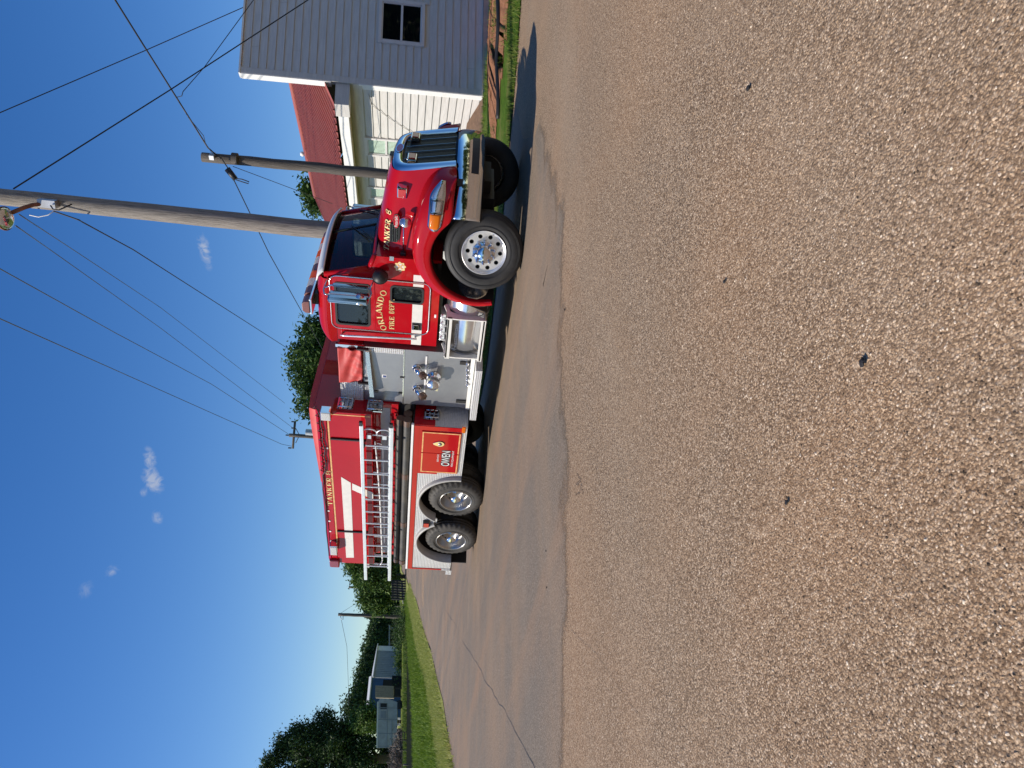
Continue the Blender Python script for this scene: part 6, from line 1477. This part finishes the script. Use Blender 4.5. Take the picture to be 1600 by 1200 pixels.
# ------------------------------------------------------------------ sheds, trailer and farm things on the left
M['bluemetal'] = simple('blue_shed_metal', (0.035, 0.10, 0.24), 0.5, 0.1, var=0.25, vs=2)
M['greymetal'] = simple('grey_shed_metal', (0.23, 0.25, 0.27), 0.5, 0.3, var=0.15, vs=1)
M['whiteroof'] = simple('pale_shed_roof', (0.62, 0.61, 0.57), 0.5, 0.1, var=0.08)
M['trailer'] = simple('dull_white_trailer_paint', (0.36, 0.37, 0.37), 0.5, 0.1, var=0.15, vs=1.5, dirt=((0.16, 0.13, 0.10), 0.5))
M['tan'] = simple('tan_weathered_boards', (0.26, 0.22, 0.16), 0.8, var=0.2)
M['brush'] = island_mat('dry_brush', [(0, (0.08, 0.06, 0.05)), (0.6, (0.20, 0.16, 0.13)), (1, (0.34, 0.28, 0.22))], 0.9)
def shed(name, pA, pB, hgt, depth, wallm, label, cat='shed', rise=.5, ribs=18):
    """front wall foot runs from pA to pB (ground points); depth away from camera"""
    A, B = Vector(pA), Vector(pB); u = (B - A); ln = u.length; u = Vector((u.x, u.y, 0)).normalized(); nn = Vector((-u.y, u.x, 0))
    if nn.dot(Vector(((A - Vector(CAM)).x, (A - Vector(CAM)).y, 0))) < 0: nn = -nn
    o = empty(name, A.lerp(B, .5), label, cat); zb = min(A.z, B.z) - .3
    def P(a, d, z): return A + u * a + nn * d + Vector((0, 0, z - A.z))
    z0, z1 = min(A.z, B.z) - .3, max(A.z, B.z) + hgt
    for nm, (a0, a1, d0, d1) in (('front_wall', (0, ln, 0, .1)), ('back_wall', (0, ln, depth - .1, depth)), ('end_wall', (0, .1, .1, depth - .1)), ('end_wall', (ln - .1, ln, .1, depth - .1))):
        b = MB(); b.add([P(a, d, z) for a in (a0, a1) for d in (d0, d1) for z in (z0, z1)], [(0, 1, 3, 2), (4, 6, 7, 5), (0, 4, 5, 1), (2, 3, 7, 6), (0, 2, 6, 4), (1, 5, 7, 3)]); w = b.build(nm, wallm, o)
        if nm == 'front_wall':
            b = MB()
            for k in range(ribs): a = ln * (k + .5) / ribs; b.add([P(a + e, d, z) for e in (-.05, .05) for d in (-.03, 0) for z in (z0, z1)], [(0, 1, 3, 2), (4, 6, 7, 5), (0, 4, 5, 1), (2, 3, 7, 6)])
            b.build('ribs', wallm, w)
    b = MB(); b.loft([[P(-.2, -.3, z1 - .02), P(-.2, depth / 2, z1 + rise), P(-.2, depth + .3, z1 - .02)], [P(ln + .2, -.3, z1 - .02), P(ln + .2, depth / 2, z1 + rise), P(ln + .2, depth + .3, z1 - .02)]], smooth=False)
    b.build('roof', M['whiteroof'], o, solid=.12)
    return o, P, ln, z0, z1
dA = 95
o, P, ln, z0, z1 = shed('blue_shed', at(607, 1121, dA), at(607, 1060, dA), 3.75, 8, M['bluemetal'], 'blue metal shed with a pale roof behind the stock trailer')
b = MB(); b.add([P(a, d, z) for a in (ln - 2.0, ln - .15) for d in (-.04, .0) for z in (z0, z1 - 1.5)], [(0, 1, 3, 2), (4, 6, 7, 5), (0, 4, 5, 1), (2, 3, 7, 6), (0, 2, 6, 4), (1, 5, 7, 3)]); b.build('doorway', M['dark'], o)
o, P, ln, z0, z1 = shed('grey_shed', at(607, 1059, 104), at(607, 1010, 108), 3.45, 9, M['greymetal'], 'long grey ribbed metal shed to the right of the blue one')
b = MB(); b.add([P(a, d, z) for a in (0, ln) for d in (-.06, .0) for z in (z0 + 1.0, z0 + 1.12)], [(0, 1, 3, 2), (4, 6, 7, 5), (0, 4, 5, 1), (2, 3, 7, 6), (0, 2, 6, 4), (1, 5, 7, 3)]); b.build('wall_rail', M['whiteroof'], o)
b = MB(); b.add([P(a, d, z) for a in (ln - .9, ln) for d in (-.05, .0) for z in (z0, z1 - .1)], [(0, 1, 3, 2), (4, 6, 7, 5), (0, 4, 5, 1), (2, 3, 7, 6), (0, 2, 6, 4), (1, 5, 7, 3)]); b.build('corner_panel', M['whiteroof'], o)
# open lean-to
A, B = at(608, 1006, 118), at(608, 980, 118); o = empty('open_shed', A.lerp(B, .5), 'low open fronted shed with a dark interior right of the grey one', 'shed')
u = (B - A).normalized(); nn = Vector((-u.y, u.x, 0)); nn = nn if nn.dot(A - Vector(CAM)) > 0 else -nn; l = (B - A).length
def bx3(O_, a0, a1, d0, d1, h0, h1, nm, mt, par):
    b = MB(); b.add([O_ + u * a + nn * d + Vector((0, 0, h)) for a in (a0, a1) for d in (d0, d1) for h in (h0, h1)], [(0, 1, 3, 2), (4, 6, 7, 5), (0, 4, 5, 1), (2, 3, 7, 6), (0, 2, 6, 4), (1, 5, 7, 3)]); return b.build(nm, mt, par)
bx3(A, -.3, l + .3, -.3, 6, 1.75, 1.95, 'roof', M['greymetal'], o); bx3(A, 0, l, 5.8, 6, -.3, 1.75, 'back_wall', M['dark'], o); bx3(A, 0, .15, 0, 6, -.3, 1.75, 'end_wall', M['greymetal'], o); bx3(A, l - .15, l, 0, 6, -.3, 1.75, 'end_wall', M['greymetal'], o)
for k in range(4): bx3(A, l * (k + .5) / 4, l * (k + .5) / 4 + .15, 0, .15, -.3, 1.75, 'post', M['polewood2'], o)
# stock trailer
dT = 72; A, B = at(622, 1169, dT), at(622, 1092, dT); u = (B - A).normalized(); nn = Vector((-u.y, u.x, 0)); nn = nn if nn.dot(A - Vector(CAM)) > 0 else -nn; l = (B - A).length
o = empty('stock_trailer', A.lerp(B, .5), 'dull white gooseneck stock trailer parked in the field before the sheds', 'trailer')
gz = min(A.z, B.z) - A.z
bd_ = MB()
prof = [(0, .55), (0, 2.25), (.1, 2.35), (l * .93, 2.3), (l, 2.15), (l * 1.0, 1.35), (l * .93, .55)]
bd_.plate(prof, [], lambda a, c, t: A + u * a + nn * t + Vector((0, 0, c)), 2.2); bd_.build('body', M['trailer'], o)
bx3(A, 0, l * .9, -.03, .0, 1.42, 1.47, 'side_rail', M['greymetal'], o); bx3(A, 0, l * .55, -.03, .0, 1.0, 1.05, 'side_rail', M['greymetal'], o)
for a in (.02, .28, .56, .80): bx3(A, l * a, l * a + .06, -.04, .0, .55, 2.25, 'side_post', M['greymetal'], o)
bx3(A, l * .60, l * .74, -.03, .0, 1.55, 2.05, 'side_door', M['greymetal'], o)
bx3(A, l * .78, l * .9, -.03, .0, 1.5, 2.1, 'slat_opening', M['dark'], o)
bx3(A, 0, l * .93, -.03, 2.23, 2.28, 2.40, 'roof', M['whiteroof'], o)
for a in (.30, .88):
    c = A + u * (l * a) + nn * .05 + Vector((0, 0, .38)); b = MB(); b.lathe([(.001, .02), (.18, .03), (.2, .0), (.37, .0), (.40, -.06), (.40, -.2)], c, -nn, 24); b.build('wheel', M['rubber'], o)
# tan nose box and dark opening beside it
A2, B2 = at(621, 1091, dT + 6), at(621, 1072, dT + 6); u = (B2 - A2).normalized(); l2 = (B2 - A2).length
o = empty('grain_box', A2.lerp(B2, .5), 'tall tan boarded box standing at the nose of the stock trailer', 'box')
for k in range(6): bx3(A2, l2 * k / 6 + .02, l2 * (k + 1) / 6, 0, .1, .9, 2.75, 'board', M['tan'], o)
bx3(A2, 0, l2, .12, 2.0, .9, 2.7, 'case', M['tan'], o); bx3(A2, .1, .25, .1, .3, -.2, .9, 'leg', M['frame'], o); bx3(A2, l2 - .25, l2 - .1, .1, .3, -.2, .9, 'leg', M['frame'], o)
A3 = at(623, 1074, dT + 8); o = empty('dark_bin', A3, 'black square bin beside the tan box', 'bin')
bx3(A3, 0, 1.1, 0, 1.1, -.1, 1.05, 'bin_body', M['dark'], o); bx3(A3, -.03, 1.13, -.03, 1.13, 1.05, 1.1, 'bin_rim', M['black'], o)
# brush pile, low gate, pipe fence, fallen culvert pipe
bp = at(626, 1183, 63); r = np.random.default_rng(5); n = 2600; c = r.normal(size=(n, 3)) * np.array([.75, .75, .3]) + np.array([0, 0, .45]); c[:, 2] = np.abs(c[:, 2])
d = r.normal(size=(n, 3)); d /= np.linalg.norm(d, axis=1)[:, None]; e = np.cross(d, r.normal(size=(n, 3))) * .02; c += np.array(bp); ll = r.uniform(.15, .45, n)[:, None]
V = np.stack([c - d * ll, c - d * ll + e, c + d * ll + e, c + d * ll], 1).reshape(-1, 3)
ob = rawmesh('brush_pile', V, np.arange(4 * n).reshape(-1, 4), M['brush'], k=4); tag(ob, 'heap of dry cut brush between the trailer and the left edge', 'brush pile')
def fence_post(px, py, d, h, w, label, grp='old fence posts'):
    p = Vector(gnd(px, py)); b = MB(); b.tube([p - Vector((0, 0, .2)), p + Vector((rng.gauss(0, .03), 0, h * .6)), p + Vector((rng.gauss(0, .04), 0, h))], w, 7); o = b.build('fence_post', M['polewood2']); tag(o, label, 'fence post', grp)
G1, G2 = Vector(gnd(637.5, 1172)), Vector(gnd(637, 1144)); o = empty('low_gate', G1, 'low dark rail frame standing in the grass by the ditch', 'gate')
for f in (0, .55, 1): 
    p = G1.lerp(G2, f); b = MB(); b.cyl(p - Vector((0, 0, .2)), p + Vector((0, 0, .6)), .035, 8); b.build('post', M['frame'], o)
b = MB(); b.tube([G1 + Vector((0, 0, .50)), G2 + Vector((0, 0, .56))], .03, 6); b.build('rail', M['frame'], o)
b = MB(); b.tube([G1.lerp(G2, .55) + Vector((0, 0, .22)), G2 + Vector((0, 0, .22))], .025, 6); b.build('rail', M['frame'], o)
fence_post(640, 1195, 36, .42, .05, 'short dark post at the far left by the ditch bank'); fence_post(626, 950, 60, 1.0, .06, 'post beside the lone field pole'); fence_post(637, 948, 40, .9, .018, 'thin marker post at the end of the pale pipe')
F1, F2 = at(622, 936, 58), at(622, 908, 60); o = empty('pipe_fence', F1, 'black post and pipe fence below the bright leafy tree', 'fence')
for k in range(8):
    p = F1.lerp(F2, k / 7); p.z = float(ground_h(p.x, p.y)); b = MB(); b.cyl(p - Vector((0, 0, .2)), p + Vector((0, 0, 1.15 + .1 * rng.random())), .085, 8); b.build('post', M['frame'], o)
for h in (.35, .75, 1.1):
    b = MB(); b.tube([F1 + Vector((0, 0, h)), F2 + Vector((0, 0, h))], .05, 6); b.build('rail', M['frame'], o)
p1, p2 = Vector(gnd(633, 942)), Vector(gnd(630.5, 912)); b = MB(); b.tube([p1 + Vector((0, 0, .12)), p2 + Vector((0, 0, .12))], .11, 10); ob = b.build('drain_pipe', M['whiteroof']); tag(ob, 'pale pipe lying in the grass beyond the rear of the truck', 'pipe')
# weeds
def bush(px, py, d, w, h, n, leaf, mat, label, seed, grp='weeds and bushes along the ditch'):
    p = at(px, py, d); tree(p, h, [(0, 0, h * .5, w, h * .5), (w * .6, 0, h * .4, w * .6, h * .4), (-w * .5, .2, h * .45, w * .6, h * .4)], n, leaf, mat, label, 'bush', grp, trunk=.02, seed=seed, name='bush', limbs=3)
bush(630, 985, 58, 2.2, .9, 1500, .09, M['leafmid'], 'tangled dark bush by the end of the ditch culvert', 70)
bush(622, 1012, 78, 2.6, 1.0, 1500, .11, M['leafmid'], 'low bush in front of the grey shed', 71)
bush(622, 975, 74, 2.5, 1.3, 1600, .12, M['leafdark'], 'dark bush left of the lone field pole', 72)
bush(621, 1040, 80, 2.0, .8, 1200, .1, M['leaflight'], 'light weed clump before the grey shed wall', 73)
for i, (px, py, d) in enumerate(((764, 449, 0), (766, 462, 0), (768, 475, 0))):
    p = Vector(gnd(px, py)); b_ = tree(p, .22, [(0, 0, .12, .12, .1)], 90, .035, M['leafmid'], ('rightmost', 'middle', 'leftmost')[i] + ' of the little weeds in the shade under the cab step', 'weed', 'weeds under the truck', trunk=.004, seed=80 + i, name='weed', limbs=1)
# odd stones and clods lying on the lot
for i, (px, py, s, lab) in enumerate(((1352, 566, .03, 'dark clod by itself on the middle of the gravel'), (1172, 138, .028, 'brown clod on the far gravel near the building side'), (1232, 785, .022, 'small dark clump on the left part of the gravel'), (1134, 440, .022, 'flat brown clod in front of the front wheel'), (884, 484, .03, 'dark clod lying at the edge of the old road surface'), (855, 918, .022, 'black pebble on the road left of the rear wheels'), (854, 861, .02, 'black pebble on the road nearer the rear wheels'))):
    p = Vector(gnd(px, py)); bmh = bmesh.new(); bmesh.ops.create_icosphere(bmh, subdivisions=2, radius=s * .36)
    for v in bmh.verts: v.co *= 1 + rng.uniform(-.3, .3); v.co.z *= .45
    me = bpy.data.meshes.new('clod'); bmh.to_mesh(me); bmh.free(); me.materials.append(M['frame']); ob = bpy.data.objects.new('clod', me); COL.objects.link(ob); ob.location = p + Vector((0, 0, s * .3)); tag(ob, lab, 'clod')
# ------------------------------------------------------------------ a few torn wisps of cloud, far up in the sky
def cloud(colour, px, py, rx, ry, rot, dens, seed):
    d = Vector(ray(px, py)).normalized(); a = Vector(DWN); b = Vector(RGT)
    a = (a - d * a.dot(d)).normalized(); b = (b - d * b.dot(d)).normalized(); ca, sa = cos(rot), sin(rot); a, b = a * ca + b * sa, b * ca - a * sa
    tc = wn.new('ShaderNodeTexCoord').outputs['Generated']
    nz = wn.new('ShaderNodeTexNoise'); nz.inputs['Scale'].default_value = 70; nz.inputs['Detail'].default_value = 6; nz.inputs['Roughness'].default_value = .65; nz.inputs['Distortion'].default_value = 1.6
    mp = wn.new('ShaderNodeMapping'); mp.inputs['Location'].default_value = (seed, seed * 2, 0); wl.new(tc, mp.inputs[0]); wl.new(mp.outputs[0], nz.inputs['Vector'])
    def dot(v, s):
        x = wn.new('ShaderNodeVectorMath'); x.operation = 'DOT_PRODUCT'; wl.new(tc, x.inputs[0]); x.inputs[1].default_value = v * (F_PX / s); return x.outputs['Value']
    def mt_(op, p, q):
        x = wn.new('ShaderNodeMath'); x.operation = op
        for i, s in enumerate((p, q)):
            if isinstance(s, (int, float)): x.inputs[i].default_value = s
            else: wl.new(s, x.inputs[i])
        return x.outputs[0]
    fwd = wn.new('ShaderNodeVectorMath'); fwd.operation = 'DOT_PRODUCT'; wl.new(tc, fwd.inputs[0]); fwd.inputs[1].default_value = d
    r2 = mt_('ADD', mt_('POWER', dot(a, rx), 2), mt_('POWER', dot(b, ry), 2))
    m = mt_('MAXIMUM', mt_('SUBTRACT', 1.0, r2), 0.0); m = mt_('MULTIPLY', m, mt_('GREATER_THAN', fwd.outputs['Value'], 0.5))
    k = mt_('MULTIPLY', mt_('MAXIMUM', mt_('SUBTRACT', mt_('ADD', nz.outputs['Fac'], mt_('MULTIPLY', m, .25)), .52), 0.0), 4.0); k = mt_('MINIMUM', mt_('MULTIPLY', mt_('MULTIPLY', k, m), dens * .55), .6)
    x = wn.new('ShaderNodeMix'); x.data_type = 'RGBA'; wl.new(k, x.inputs[0]); wl.new(colour, x.inputs[6]); x.inputs[7].default_value = (5.6, 5.9, 6.6, 1); return x.outputs[2]
c = SKYC
for a in ((234, 717, 9, 20, .25, .9, 1.3), (239, 750, 14, 24, .5, 1.1, 2.1), (246, 808, 8, 12, .3, .6, 3.7), (320, 392, 10, 30, .15, .9, 4.2), (175, 893, 10, 10, 0, .45, 5.9), (134, 921, 10, 14, 0, .3, 6.4), (225, 769, 6, 8, 0, .5, 7.7)): c = cloud(c, *a)
wl.new(c, bg.inputs[0])

# undergrowth below the large tree, closing the view to the horizon
hp = [(x, y, 10, d_) for x, y, d_ in ((604, 1166, 0), (612, 1174, 1), (602, 1182, 0), (612, 1190, 2), (603, 1198, 0), (613, 1208, 1), (602, 1214, 0), (612, 1225, 0), (618, 1180, 0), (619, 1196, 0), (619, 1212, 1), (596, 1190, 0), (596, 1206, 0))]
hb2 = at(620, 1190, 96); tag(mass(hb2, blobs_px(hb2, 96, hp), 9000, .22, M['leafdark'], 'undergrowth', 63), 'dark undergrowth below the large tree at the left edge', 'undergrowth', kind='stuff')
